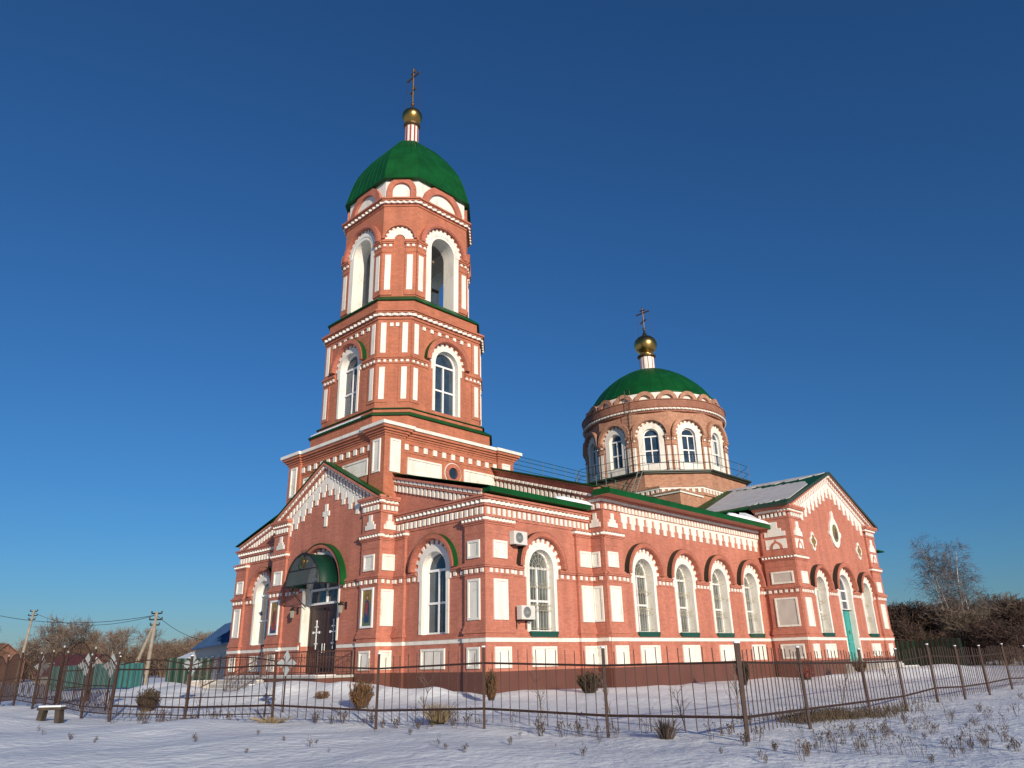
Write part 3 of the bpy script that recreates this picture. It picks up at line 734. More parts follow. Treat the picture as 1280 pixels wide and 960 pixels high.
panel(F, .13, .9, 5.4, 6.08, .10, W_n); panel(F, .13, .95, 3.06, 4.58, .10, W_n); panel(F, .2, 1.15, 1.29, 2.08, .135, W_n)
for u in wins:
    panel(F, u-.78, u+.78, 1.29, 2.08, .035, W_n)
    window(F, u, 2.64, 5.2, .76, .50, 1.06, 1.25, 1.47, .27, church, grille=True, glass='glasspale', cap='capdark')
# nave west return and gable above the narthex roof
F = Frame(6.6, 2*YC, (-1,0), 0.012); UN = lambda y: 2*YC-y
wb, tb, bb = MB(), MB(), MB()
wallsheet(wb, F, UN(0), UN(-.82), .05, NTOP+.3)
sg = [(UN(0),UN(-.82),0)]
lower_walls(F, sg, (0,1), wb, tb, bb); fbox(wb, F, UN(-.72), UN(-.82)+.1, 0, .02, 2.58, 6.7)
pilcap(F, UN(-.05), UN(-.82), .0, wb, tb, (-1,1), 6.70)
cornice_nave(F, [(UN(.0),UN(-.82),.04)], (0,1), wb, tb)
stepped(F, UN(-.45), 7.2, 7.84, .6, .0, tb)
SLV = .315
zl = lambda y: 9.03+(y+.82)*SLV
for sgn, ye, yc in ((1, -.82, 6.2),):
    ue, uc = UN(ye), UN(yc); za, zb = zl(-.82)-.06, zl(6.2)-.06
    pts = [(uc, 7.4), (uc, zb), (ue, za), (ue, 7.4)]
    prism(wb, F, pts, -.3, -.004)
    rake(F, ue, za, uc, zb, wb, tb, 0, [(.0,.10,.16,'w'),(.36,.48,.2,'v'),(.35,.49,.12,'w'),(.5,.57,.12,'w'),(.62,.92,.09,'d'),(.57,.95,.03,'w')])
W_nr = close('nave_wall', wb, tb, bb)
panel(F, UN(-.12), UN(-.62), 5.4, 6.08, .0, W_nr); panel(F, UN(-.1), UN(-.66), 3.06, 4.58, .0, W_nr); panel(F, UN(-.1), UN(-.7), 1.29, 2.08, .035, W_nr)
F = Frame(XN, 2*YC+.82, (0,1)); wb = MB(); wallsheet(wb, F, 0, LN, .05, NTOP+.3); band(wb, F, [(0,LN,0)], 8.0, 8.5, .2); wb.build('nave_wall', M['brick'], church)
# -------------------------------------------------- transept
TX0, TX1, TY = 21.8, 35.1, -2.9; TW = TX1-TX0; TXC = (TX0+TX1)/2
F = Frame(TX0, TY, (0,-1), 0.0); FW = Frame(TX0, -.82, (-1,0), 0.015)
wb, tb, bb = MB(), MB(), MB()
UC = TW/2
tw = [(UC-3.62,.70,2.64,5.15),(UC,.95,1.02,5.22),(UC+3.62,.70,2.64,5.15)]
wallsheet(wb, F, 0, TW, .05, 9.75, tw)
gz0, gz1 = 9.72, 12.62
prism(wb, F, [(0,9.75),(TW,9.75),(TW,gz0+.06),(UC,gz1),(0,gz0+.06)], -.4, 0)
PT = .13
gaps = [(UC-4.68,UC-2.56),(UC-1.3,UC+1.3),(UC+2.56,UC+4.68)]
sL, sR = [(0,1.45,PT),(1.45,UC-.98,0)], [(UC+.98,TW-1.45,0),(TW-1.45,TW,PT)]
lower_walls(F, sL, (0,0), wb, tb, bb, gaps); lower_walls(F, sR, (0,1), wb, tb, bb, gaps)
segs = [(0,1.45,PT),(1.45,TW-1.45,0),(TW-1.45,TW,PT)]
pilbody(F, segs, (0,1), wb, 2.58, 9.2)
sw = [(0,.3,0),(.3,2.08,.10)]
wallsheet(wb, FW, 0, 2.08, .05, 9.75); lower_walls(FW, sw, (0,1), wb, tb, bb); pilbody(FW, sw, (0,1), wb, 2.58, 9.2)
def trans_top(f_, u0, u1, o, ends):
    pilcap(f_, u0, u1, o, wb, tb, ends, 6.62)
    c = (u0+u1)/2; w2 = (u1-u0)*.36
    # white field with a keel arch in brick
    prism(tb, f_, [(c-w2,7.3),(c+w2,7.3),(c+w2,7.86),(c-w2,7.86)], o, o+.03, False)
    kp = []
    for k in range(9):
        t_ = k/8; kp.append((t_, ))
    def keel(s_): return [(c-w2*.62*s_,7.3),(c-w2*.60*s_,7.45),(c-w2*.42*s_,7.62),(c-w2*.14*s_,7.72),(c,7.3+.56*(.5+.5*s_)),(c+w2*.14*s_,7.72),(c+w2*.42*s_,7.62),(c+w2*.60*s_,7.45),(c+w2*.62*s_,7.3)]
    prism(wb, f_, keel(1.0), o+.03, o+.055, False)
    prism(tb, f_, [(c-w2*.34,7.3),(c+w2*.34,7.3),(c+w2*.30,7.45),(c+w2*.16,7.57),(c,7.62),(c-w2*.16,7.57),(c-w2*.30,7.45)], o+.055, o+.06, False)
    stepped(f_, c, 8.02, 8.86, w2*2, o, tb)
    band2(wb, f_, [(u0,u1,o)], 9.02, 9.1, .05, ends)
    n = 7 if u1-u0 > 1.5 else 6
    for k in range(n):
        x = u0+(u1-u0)*(k+.5)/n; fbox(tb, f_, x-.065, x+.065, o, o+.07, 9.13, 9.34)
    band2(wb, f_, [(u0,u1,o)], 9.36, 9.43, .08, ends); band2(tb, f_, [(u0,u1,o)], 9.43, 9.54, .13, ends, True)
    band2(wb, f_, [(u0,u1,o)], 9.54, 9.62, .22, ends); band2(wb, f_, [(u0,u1,o)], 9.62, 9.76, .26, ends)
trans_top(F, 0, 1.45, PT, (-1,0)); trans_top(F, TW-1.45, TW, PT, (0,1)); trans_top(FW, .3, 2.08, .10, (0,1))
for ua, ub in ((0.0, UC), (TW, UC)):
    rake(F, ua, gz0+.08, ub, gz1+.04, wb, tb, 0, [(.0,.10,.30,'w'),(.11,.23,.24,'v'),(.10,.24,.16,'w'),(.24,.30,.14,'w'),(.31,.58,.10,'d'),(.30,.60,.04,'w')])
    z_ = (lambda ua, ub: (lambda u: gz0+(gz1-gz0)*(u-ua)/(ub-ua)))(ua, ub)
    pendants(F, ua+(1.6 if ua == 0 else -1.6), ub, z_, .66, wb, tb, 0.0, .78, .56)
W_t = close('transept_wall', wb, tb, bb)
panel(FW, .62, 1.95, 5.32, 6.0, .10, W_t, field='field'); panel(FW, .62, 1.95, 2.98, 4.55, .10, W_t, field='field'); panel(FW, .62, 1.98, 1.29, 2.06, .135, W_t, field='field')
for a, b in ((.32,1.12),(TW-1.12,TW-.32)):
    panel(F, a, b, 5.32, 6.0, PT, W_t); panel(F, a, b, 2.98, 4.55, PT, W_t); panel(F, a, b, 1.29, 2.06, PT+.035, W_t)
for u in (UC-3.62, UC+3.62, ): panel(F, u-.75, u+.75, 1.29, 2.06, .035, W_t)
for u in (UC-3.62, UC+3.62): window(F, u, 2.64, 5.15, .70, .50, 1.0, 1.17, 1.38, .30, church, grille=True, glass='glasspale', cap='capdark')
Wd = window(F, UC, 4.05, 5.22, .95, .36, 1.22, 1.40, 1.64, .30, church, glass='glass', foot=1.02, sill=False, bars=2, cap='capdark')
# side door under the middle transept window
rv = MB()
for sg in (-1,1): fbox(rv, F, UC+sg*.95-.01, UC+sg*.95+.01, -.38, .0, 1.02, 4.05, True)
rv.build('door_jamb', M['white'], church)
for sg in (-1,1):
    d = MB(); a, b = sorted((UC+sg*.006, UC+sg*.95)); fbox(d, F, a, b, -.36, -.29, 1.02, 4.08)
    for z0, z1 in ((1.15,2.1),(2.25,3.9)):
        for (p,q,r_,t_) in ((a+.1,b-.1,z0,z0+.05),(a+.1,b-.1,z1-.05,z1),(a+.1,a+.15,z0,z1),(b-.15,b-.1,z0,z1)): fbox(d, F, p, q, -.29, -.27, r_, t_)
    dd = d.build('side_door', M['teal'], church)
    q = MB(); uu = UC+sg*.47; fbox(q, F, uu-.02, uu+.02, -.28, -.25, 2.6, 2.85); fbox(q, F, uu-.10, uu+.10, -.28, -.25, 2.71, 2.75); q.build('door_cross', M['gold'], dd)
# medallion and quatrefoils
mm = MB(); mu, mz = UC-.1, 8.75
pts = []
for k in range(36):
    t_ = PI/2+2*PI*k/36; r_ = 1.0; pts.append((mu+.72*math.cos(t_), mz+.92*math.sin(t_)))
pts[0] = (mu, mz+1.45); pts[1] = (mu-.15, mz+1.32); pts[35] = (mu+.15, mz+1.32); pts[2] = (mu-.17, mz+1.0); pts[34] = (mu+.17, mz+1.0)
pts[9] = (mu-.95, mz+.05); pts[10] = (mu-.93, mz-.12); pts[27] = (mu+.95, mz+.05); pts[26] = (mu+.93, mz-.12)
prism(mm, F, pts, 0, .10, False); med = mm.build('medallion', M['white'], W_t)
m2 = MB(); prism(m2, F, [(mu+.40*math.cos(2*PI*k/32), mz+.56*math.sin(2*PI*k/32)) for k in range(32)], .10, .13, False)
def figuremat(name, robe, bgc):
    """painted icon: procedural colours of a robed half figure are built as flat pieces; this is the gilded ground"""
    return flat(name, bgc, 0.45, 0.15, 0.25, 8)
M['icongold'] = figuremat('icon_ground', None, (0.27, 0.175, 0.05))
M['robe_red'] = flat('icon_red', (0.27, 0.045, 0.03), 0.5, 0, 0.2, 12); M['robe_blue'] = flat('icon_blue', (0.025, 0.05, 0.13), 0.5, 0, 0.2, 12)
M['skin'] = flat('icon_face', (0.42, 0.25, 0.15), 0.6); M['icongreen'] = flat('icon_green', (0.10, 0.16, 0.09), 0.6, 0, .2, 10); M['icondark'] = flat('icon_dark', (0.09,0.06,0.04), .6)
m2.build('mosaic_ground', M['icongreen'], W_t)
m3 = MB(); prism(m3, F, [(mu+.33*math.cos(2*PI*k/32), mz+.47*math.sin(2*PI*k/32)) for k in range(32)], .13, .145, False); m3.build('mosaic_gold', M['icongold'], W_t)
m4 = MB(); prism(m4, F, [(mu-.22,mz-.36),(mu+.22,mz-.36),(mu+.18,mz+.0),(mu+.08,mz+.1),(mu+.1,mz+.22),(mu,mz+.32),(mu-.1,mz+.22),(mu-.08,mz+.1),(mu-.18,mz)], .145, .155, False); m4.build('mosaic_figure', M['icondark'], W_t)
for qu in (UC-3.65, UC+3.65):
    q = MB(); zq = 7.93
    def quat(s_):
        p = []
        for k in range(4):
            ox, oz = [(.27,0),(0,.34),(-.27,0),(0,-.34)][k]
            for j in range(7):
                t_ = PI/2*k-R(95)+R(190)*j/6
                p.append((qu+s_*(ox+.20*math.cos(t_)), zq+s_*(oz+.24*math.sin(t_))))
        return p
    prism(q, F, quat(1.0), 0, .07, False); qo = q.build('quatrefoil', M['white'], W_t)
    q2 = MB(); prism(q2, F, quat(.68), .07, .085, False); q2.build('quatrefoil_mosaic', M['icongold'], W_t)
# other transept faces and the east end (seen only from the side)
wb = MB()
FE = Frame(TX1, TY, (1,0)); wallsheet(wb, FE, 0, 2*YC-2*TY, .05, 9.75); band(wb, FE, [(0,2*YC-2*TY,0)], 9.3, 9.7, .2)
FNn = Frame(TX1, 2*YC-TY, (0,1)); wallsheet(wb, FNn, 0, TW, .05, 9.75); prism(wb, FNn, [(0,9.75),(TW,9.75),(UC,gz1),], -.4, 0)
FW2 = Frame(TX0, 2*YC-TY, (-1,0)); wallsheet(wb, FW2, 0, 2.08, .05, 9.75)
wb.build('transept_wall', M['brick'], church)
wb, tb, bb = MB(), MB(), MB()
FA = Frame(TX1, 0.2, (0,-1), .003); lower_walls(FA, [(0,8.6,0)], (0,1), wb, tb, bb); wallsheet(wb, FA, 0, 8.6, .05, 9.2); cornice_nave(FA, [(0,8.6,0)], (0,1), wb, tb, 8.5)
wallsheet(wb, Frame(TX1+8.6, .2, (1,0)), 0, 2*YC-.4, .05, 9.2); wallsheet(wb, Frame(TX1+8.6, 2*YC-.2, (0,1)), 0, 8.6, .05, 9.2)
close('apse_wall', wb, tb, bb)

# -------------------------------------------------- roofs, fascias, snow
rb = MB()
def gable_roof(mb, x0, x1, ye, ze, sl, th=.05):
    zr = ze+(YC-ye)*sl
    slope_roof(mb, [(x0,ye,ze),(x1,ye,ze),(x1,YC,zr),(x0,YC,zr)], th); yn = 2*YC-ye
    slope_roof(mb, [(x0,YC,zr),(x1,YC,zr),(x1,yn,ze),(x0,yn,ze)], th)
gable_roof(rb, -.22, 6.55, -.45, 8.19, SLN, .03)
nr = rb.build('narthex_roof', M['green'], church)
fm = MB(); fm.box(-.12, 6.3, -.47, -.42, 7.96, 8.16); fm.box(-.12, -.07, -.42, .0, 7.98, 8.16); fm.box(-.07, 6.3, -.42, 0, 7.96, 7.99); fm.build('fascia', M['green'], nr)
rb = MB(); gable_roof(rb, 6.28, 36.0, -1.8, 8.74, SLV)
nv = rb.build('nave_roof', M['green'], church)
fm = MB(); fm.box(6.05, 21.68, -1.83, -1.78, 8.48, 8.73); fm.box(6.05, 6.10, -1.78, -.84, 8.52, 8.80); fm.box(6.1, 6.28, -1.78, -.9, 8.7, 8.745); fm.build('fascia', M['green'], nv)
sf = MB(); sf.box(6.12, 21.67, -1.77, -1.13, 8.53, 8.56); sf.box(6.12,21.67,-1.13,-.83,8.53,8.9); sf.build('soffit', M['brick'], nv)
# seams of the sheet metal
sm = MB()
for k in range(1, 30):
    x = 6.3+k*.52
    sm.tube((x,-1.8,8.75),(x,YC,8.75+(YC+1.8)*SLV),.014,n=4)
sm.build('roof_seam', M['green'], nv)
TE, TZE, TAP = 7.3, 9.82, 12.75
rb = MB()
for s_ in (-1,1):
    slope_roof(rb, [(TXC+s_*TE,-3.22,TZE),(TXC,-3.22,TAP),(TXC,2*YC+3.22,TAP),(TXC+s_*TE,2*YC+3.22,TZE)], .09)
tr = rb.build('transept_roof', M['green'], church)
fm = MB()
for s_ in (-1,1):
    x = TXC+s_*(TE+.01); fm.box(min(x,x+s_*.03), max(x,x+s_*.03), -3.2, -.9, TZE-.16, TZE+.01)
    slope_roof(fm, [(TXC+s_*TE,-3.26,TZE+.03),(TXC,-3.26,TAP+.03),(TXC,-3.225,TAP+.03),(TXC+s_*TE,-3.225,TZE+.03)], .2)
fm.build('fascia', M['eave'], tr)
rb = MB(); slope_roof(rb, [(TX1,-.6,9.2),(TX1+9.4,-.6,9.2),(TX1+5,YC,12.2),(TX1,YC,12.2)], .1); slope_roof(rb, [(TX1,YC,12.2),(TX1+5,YC,12.2),(TX1+9.4,2*YC+.6,9.2),(TX1,2*YC+.6,9.2)], .1)
slope_roof(rb, [(TX1+9.4,-.6,9.2),(TX1+9.4,2*YC+.6,9.2),(TX1+5,YC,12.2)], .1); rb.build('apse_roof', M['green'], church)
# snow lying on the roofs
def snow_strip(name, parent, pts_lo, pts_hi, th):
    """sheet between two edge polylines, humped in the middle"""
    m_ = MB(); n = len(pts_lo); rows = 5; vs = []; fs = []
    for i in range(n):
        for j in range(rows):
            t_ = j/(rows-1); a, b = Vector(pts_lo[i]), Vector(pts_hi[i]); p = a.lerp(b, t_)
            e_ = min(1, min(i, n-1-i)/1.5); hgt = th*(math.sin(PI*t_)**.5 if j else 0)*e_*(.7+.5*random.random())
            if j == 0: hgt = th*.85*e_
            vs.append((p.x, p.y, p.z+.012+hgt))
    for i in range(n-1):
        for j in range(rows-1):
            a = i*rows+j; fs.append((a, a+rows, a+rows+1, a+1))
    # front lip
    k = len(vs)
    for i in range(n): a = pts_lo[i]; vs.append((a[0], a[1], a[2]+.004))
    for i in range(n-1): fs.append((k+i, k+i+1, (i+1)*rows, i*rows))
    m_.poly(vs, fs); return m_.build(name, M['snowcap'], parent, True)
zn = lambda y: 8.20+(y+.45)*SLN
lo = []; hi = []
for k in range(12):
    x = 3.9+2.55*k/11; lo.append((x,-.50,8.17)); y = -.42+(.9*min(1,k/6)+.15*random.random()); hi.append((x,y,zn(y)))
snow_strip('roof_snow', nr, lo, hi, .16)
zv = lambda y: 8.75+(y+1.8)*SLV
lo = []; hi = []
for k in range(16):
    x = 16.8+4.9*k/15; lo.append((x,-1.84,8.74)); y = -1.72+(1.5*(k/15)**.8+.2*random.random()); hi.append((x,y,zv(y)+.02+(.35 if k > 11 else 0)))
snow_strip('roof_snow', nv, lo, hi, .17)
def on_tr(y, s_): return (TXC-TE*(1-s_), y, TZE+(TAP-TZE)*s_+.008)      # west slope, s: 0 eave .. 1 ridge
def tr_sheet(edge, th=.035):
    m_ = MB(); n = len(edge); base = [on_tr(y, s_) for y, s_ in edge]; top = [(x-.01, y, z+th) for x, y, z in base]
    m_.poly(base+top, [tuple(range(n, 2*n))]+[(k, (k+1)%n, n+(k+1)%n, n+k) for k in range(n)]); return m_.build('roof_snow', M['shadesnow'], tr)
def jag(a, b, n, amp):
    return [(a[0]+(b[0]-a[0])*k/n+random.uniform(-amp,amp)*.6, a[1]+(b[1]-a[1])*k/n+random.uniform(-amp,amp)*.25) for k in range(n)]
edge = jag((-3.1,.10),(-.4,.08),14,.07)+jag((-.4,.06),(3.2,.05),8,.06)+[(3.3,.95)]+jag((2.9,.84),(.6,.77),14,.10)+jag((.6,.75),(-2.2,.74),14,.12)+jag((-2.3,.72),(-3.1,.52),7,.10)
tr_sheet(edge)
tr_sheet([(3.4,.90)]+jag((2.6,.87),(-1.9,.88),18,.10)+jag((-1.9,.91),(-2.9,.95),5,.05)+[(-3.0,.985),(4.5,.985)])
# -------------------------------------------------- bell tower: square tier
CX, CY = 3.6, YC; HW = 4.31
def tier_frames(cx, cy, a, e, eps=0.0):
    """frames of an octagon with four main faces (half width e, distance a) and four corner faces"""
    L = math.hypot(a-e, a-e); ac = (a+e)/math.sqrt(2); out = []
    for k, (dx, dy) in enumerate(((0,-1),(1,0),(0,1),(-1,0))):
        f_ = Frame(cx+dx*a, cy+dy*a, (dx,dy), eps+.002*k); f_.hw = e; f_.main = True; f_.dir = (dx,dy); out.append(f_)
        px, py = (dx-dy)/math.sqrt(2), (dx+dy)/math.sqrt(2)
        f_ = Frame(cx+px*ac, cy+py*ac, (px,py), eps+.002*k+.001); f_.hw = L/2; f_.main = False; f_.dir = (px,py); out.append(f_)
    return out
def octring(a, e): return [(-a,-e),(-e,-a),(e,-a),(a,-e),(a,e),(e,a),(-e,a),(-a,e)]
def octslab(mb, cx, cy, a, e, grow, z0, z1):
    """ring slab following the octagon, its faces moved out by grow"""
    k = math.tan(PI/8)*grow
    s_ = [(x/1.0, y/1.0) for x, y in octring(a+grow, e+k)]
    mb.lathe(cx, cy, [(1.0, z0), (1.0, z1)], shape=s_)
def ring_dent(mb, cx, cy, a, e, grow, z0, z1, wd, per, dp, wavey=False):
    k = math.tan(PI/8)*grow
    for f_ in tier_frames(cx, cy, a+grow, e+k):
        n = max(1, int(round(2*f_.hw/per))); s_ = 2*f_.hw/n
        for i in range(n):
            c = -f_.hw+s_*(i+.5)
            if wavey:
                v = [f_.p(x, y, z) for z in (z0, z1) for x, y in ((c-s_/2+.01, 0), (c, dp), (c+s_/2-.01, 0))]
                mb.poly(v, [(2,1,0),(3,4,5),(0,1,4,3),(1,2,5,4)])
            else: fbox(mb, f_, c-wd/2, c+wd/2, 0, dp, z0, z1)
wb, tb = MB(), MB()
wb.box(CX-HW+.12, CX+HW-.12, CY-HW+.12, CY+HW-.12, 7.2, 12.05)
panels = []
for (dx, dy) in ((0,-1),(-1,0),(0,1),(1,0)):
    f_ = Frame(CX+dx*(HW-.12), CY+dy*(HW-.12), (dx,dy), .002*(1 if dx else 2)); e_ = (1,1) if dx else (0,0)
    U1 = HW-.12
    seg = [(-U1,-U1+1.05,.12),(-U1+1.05,U1-1.05,0),(U1-1.05,U1,.12)]
    pilbody(f_, seg, e_, wb, 7.2, 11.75)
    band(wb, f_, seg, 11.62, 11.72, .03, e_); band(wb, f_, seg, 11.72, 11.82, .09, e_); band(wb, f_, seg, 11.82, 11.93, .17, e_); band(wb, f_, seg, 11.93, 12.06, .27, e_)
    band(tb, f_, seg, 12.06, 12.22, .36, e_)
    n = 11
    for k in range(n):
        c = -U1+1.22+(2*U1-2.44)*k/(n-1); fbox(tb, f_, c-.12, c+.12, 0, .06, 11.12, 11.4)
    band(wb, f_, [(-U1+1.05,U1-1.05,0)], 11.40, 11.50, .05); band(wb, f_, [(-U1+1.05,U1-1.05,0)], 11.0, 11.06, .03)
    panels.append((f_, U1))
W_c = close('tower_wall', wb, tb, None, 'brick_tower')
for f_, U1 in panels[:2]:
    for a, b in ((-U1+.18,-U1+.78),(U1-.78,U1-.18)): panel(f_, a, b, 9.9, 11.5, .12, W_c)
    for a, b in ((-U1+1.3,-.75),(.75,U1-1.3)): panel(f_, a, b, 9.95, 10.78, 0, W_c)
    r_ = MB(); arcring(r_, f_, 0, 10.42, .30, .50, 0, .09, 0, 2*PI, 28); ro = r_.build('round_window', M['hoodbrick'], church)
    g = MB(); prism(g, f_, [(.31*math.cos(2*PI*k/24), 10.42+.31*math.sin(2*PI*k/24)) for k in range(24)], 0, .012, False); g.build('glass', M['glass'], ro)
    g = MB(); arcring(g, f_, 0, 10.42, .51, .55, 0, .05, 0, 2*PI, 28); g.build('white_rim', M['white'], ro)
# skirt above the square tier
wb = MB(); octslab(wb, CX, CY, 4.02, 2.8, 0, 12.2, 13.02); sk = wb.build('tower_wall', M['brick_tower'], church)
for z0, a0, z1, a1 in ((13.02,4.14,13.26,3.80),):
    gm = MB(); s0, s1 = octring(a0, a0*.69), octring(a1, a1*.66)
    vs = [(CX+x,CY+y,z0-.06) for x,y in s0]+[(CX+x,CY+y,z0) for x,y in s0]+[(CX+x,CY+y,z1) for x,y in s1]
    gm.poly(vs, [(k,(k+1)%8,8+(k+1)%8,8+k) for k in range(8)]+[(8+k,8+(k+1)%8,16+(k+1)%8,16+k) for k in range(8)]+[tuple(range(7,-1,-1))])
    skr = gm.build('skirt_roof', M['green'], church)
    sn = MB(); p = lambda t_, y: (CX-(a0+(a1-a0)*t_)-.012, CY+y, z0+(z1-z0)*t_+.02)
    nn = 10; vs = []; fs = []
    for i in range(nn+1):
        y = 2.6-4.6*i/nn; vs += [p(.0, y), p(.35+.5*random.random(), y)]
    for i in range(nn): fs.append((2*i,2*i+2,2*i+3,2*i+1))
    k0 = len(vs); vs += [(x-.0,y,z+.05) for x,y,z in vs]; fs = [tuple(i+k0 for i in f_) for f_ in fs]+[(2*i,2*i+2,k0+2*i+2,k0+2*i) for i in range(nn)]
    sn.poly(vs, fs); sn.build('roof_snow', M['snowcap'], skr)
wb = MB(); octslab(wb, CX, CY, 3.78, 2.5, 0, 13.2, 13.42); wb.build('tower_wall', M['brick_tower'], church)
gm = MB(); s0, s1 = octring(3.86,2.56), octring(3.66,2.42)
vs = [(CX+x,CY+y,13.42) for x,y in s0]+[(CX+x,CY+y,13.46) for x,y in s0]+[(CX+x,CY+y,13.55) for x,y in s1]
gm.poly(vs, [(k,(k+1)%8,8+(k+1)%8,8+k) for k in range(8)]+[(8+k,8+(k+1)%8,16+(k+1)%8,16+k) for k in range(8)]); gm.build('skirt_roof', M['green'], church)
# -------------------------------------------------- bell tower: windowed octagon
A2, E2 = 3.65, 2.42
wb, tb = MB(), MB()
ins = []
for f_ in tier_frames(CX, CY, A2, E2, .0):
    hw = f_.hw
    if f_.main:
        op = (0, .80, 13.72, 16.42); wallsheet(wb, f_, -hw, hw, 13.3, 18.6, [op]); ins.append((f_, op))
        spans = [(-hw,-1.28),(1.28,hw)]
    else: wallsheet(wb, f_, -hw, hw, 13.3, 18.6); spans = [(-hw,hw)]
    for a, b in spans:
        sg = [(a,b,0)]
        band(wb, f_, sg, 15.92, 16.14, .04); dentils(tb, f_, sg, 15.99, 16.12, .04, .14, .26, .05); band(wb, f_, sg, 16.14, 16.22, .10); band(wb, f_, sg, 16.22, 16.32, .15); band(wb, f_, sg, 16.32, 16.42, .06)
    cs = (-hw+.30, hw-.30) if f_.main else (-.56, .56)
    for c in cs:
        for z0, z1 in ((13.98,15.72),(16.5,18.2)):
            fbox(wb, f_, c-.30, c+.30, 0, .045, z0-.15, z1+.12); fbox(tb, f_, c-.14, c+.14, .045, .075, z0, z1)
    if f_.main:
        for k in range(7):
            c = -1.6+3.2*k/6; fbox(tb, f_, c-.10, c+.10, 0, .06, 18.0, 18.2)
        fbox(wb, f_, -1.75, 1.75, 0, .05, 18.2, 18.32)
    else:
        for c in (-.15,.15): fbox(tb, f_, c-.09, c+.09, 0, .06, 18.0, 18.2)
octslab(wb, CX, CY, A2, E2, .06, 18.42, 18.56); octslab(wb, CX, CY, A2, E2, .14, 18.56, 18.72); octslab(wb, CX, CY, A2, E2, .22, 18.72, 18.80)
ring_dent(tb, CX, CY, A2, E2, .14, 18.57, 18.70, .1, .36, .10, True)
octslab(wb, CX, CY, A2, E2, .30, 18.80, 18.90)
octslab(wb, CX, CY, 3.62, 2.28, 0, 18.90, 19.62)
W_2 = close('tower_wall', wb, tb, None, 'brick_tower')
for f_, op in ins[:1]+ins[3:]+ins[1:3]:
    window(f_, 0, 13.72, 16.42, .80, .34, 1.08, 1.24, 1.52, .26, church, sill=False, hoodmat='hoodbrick', nt_=10)
gm = MB(); s0, s1 = octring(3.74,2.34), octring(3.22,1.88)
vs = [(CX+x,CY+y,19.58) for x,y in s0]+[(CX+x,CY+y,19.64) for x,y in s0]+[(CX+x,CY+y,20.12) for x,y in s1]
gm.poly(vs, [(k,(k+1)%8,8+(k+1)%8,8+k) for k in range(8)]+[(8+k,8+(k+1)%8,16+(k+1)%8,16+k) for k in range(8)]+[tuple(range(7,-1,-1)),tuple(range(16,24))]); gm.build('skirt_roof', M['green'], church)
# -------------------------------------------------- bell tower: open belfry
A3, E3 = 3.2, 1.86
wb, tb = MB(), MB()
bel = []
for f_ in tier_frames(CX, CY, A3, E3, .0):
    hw = f_.hw
    if f_.main:
        op = (0, .84, 20.1, 23.55); wallsheet(wb, f_, -hw, hw, 20.0, 26.0, [op]); bel.append((f_, op))
        spans = [(-hw,-1.22),(1.22,hw)]; cs = (-hw+.27, hw-.27)
    else:
        wallsheet(wb, f_, -hw, hw, 20.0, 26.0); spans = [(-hw,-.33),(.33,hw)]; cs = (-.60,.60)
        arcring(tb, f_, 0, 23.66, .30, .72, 0, .06); 
        for k in range(0, 19, 2): arcring(tb, f_, 0, 23.66, .722, .82, 0, .05, PI*k/19, PI*(k+1)/19, 2)
        arcring(wb, f_, 0, 23.66, .822, .96, 0, .20, 0, PI, 20)
    for a, b in spans:
        sg = [(a,b,0)]
        fbox(wb, f_, a, b, 0, .06, 20.2, 23.1)
        band(wb, f_, sg, 22.82, 22.9, .09); band(wb, f_, sg, 23.1, 23.34, .08); dentils(tb, f_, sg, 23.17, 23.31, .08, .15, .27, .05); band(wb, f_, sg, 23.34, 23.44, .15); band(wb, f_, sg, 23.44, 23.56, .20); band(wb, f_, sg, 23.56, 23.66, .08)
    for c in cs: fbox(tb, f_, c-.16, c+.16, .06, .085, 20.5, 22.66)
octslab(wb, CX, CY, A3, E3, .05, 25.82, 25.95); octslab(wb, CX, CY, A3, E3, .14, 25.95, 26.10); octslab(wb, CX, CY, A3, E3, .22, 26.10, 26.18); octslab(wb, CX, CY, A3, E3, .30, 26.18, 26.28)
ring_dent(tb, CX, CY, A3, E3, .14, 25.96, 26.08, .1, .34, .10, True)
# inner faces of the belfry walls
ib = MB()
for f_ in tier_frames(CX, CY, A3-.85, E3-.35, .0):
    wallsheet(ib, f_, -f_.hw, f_.hw, 20.0, 25.9, [(0, .84, 20.1, 23.55)] if f_.main else ())
ib.build('belfry_inner_wall', M['panelgrey'], church)
W_3 = close('belfry_wall', wb, tb, None, 'brick_tower')
for f_, op in bel:
    m_ = MB(); reveal(m_, f_, op, .85, 0); arcring(m_, f_, 0, op[3], .84, 1.28, 0, .055)
    arcring(m_, f_, 0, op[3], 1.02, 1.28, .055, .085)
    for sg in (-1,1):
        a, b = sorted((sg*.84, sg*1.2)); fbox(m_, f_, a, b, 0, .05, 20.12, op[3])
    W = m_.build('belfry_opening', M['white'], church)
    t = MB()
    for k in range(0, 27, 2): arcring(t, f_, 0, op[3], 1.282, 1.44, 0, .05, PI*k/27, PI*(k+1)/27, 2)
    t.build('tooth_trim', M['white'], W)
    h = MB(); arcring(h, f_, 0, op[3], 1.442, 1.72, 0, .24, 0, PI, 28); arcring(h, f_, 0, op[3], 1.5, 1.66, .24, .27, 0, PI, 28); h.build('hood', M['hoodbrick'], W)
fl = MB(); octslab(fl, CX, CY, A3-.05, E3-.03, 0, 19.9, 20.05); octslab(fl, CX, CY, A3-.05, E3-.03, 0, 25.6, 25.7); fl.build('belfry_floor', M['concrete'], church)
bm_ = MB()
bm_.tube((CX-2.4,CY,23.1),(CX+2.4,CY,23.1),.10,n=6); bm_.tube((CX,CY-2.4,23.3),(CX,CY+2.4,23.3),.10,n=6); bm_.build('bell_beam', M['wood'], church)
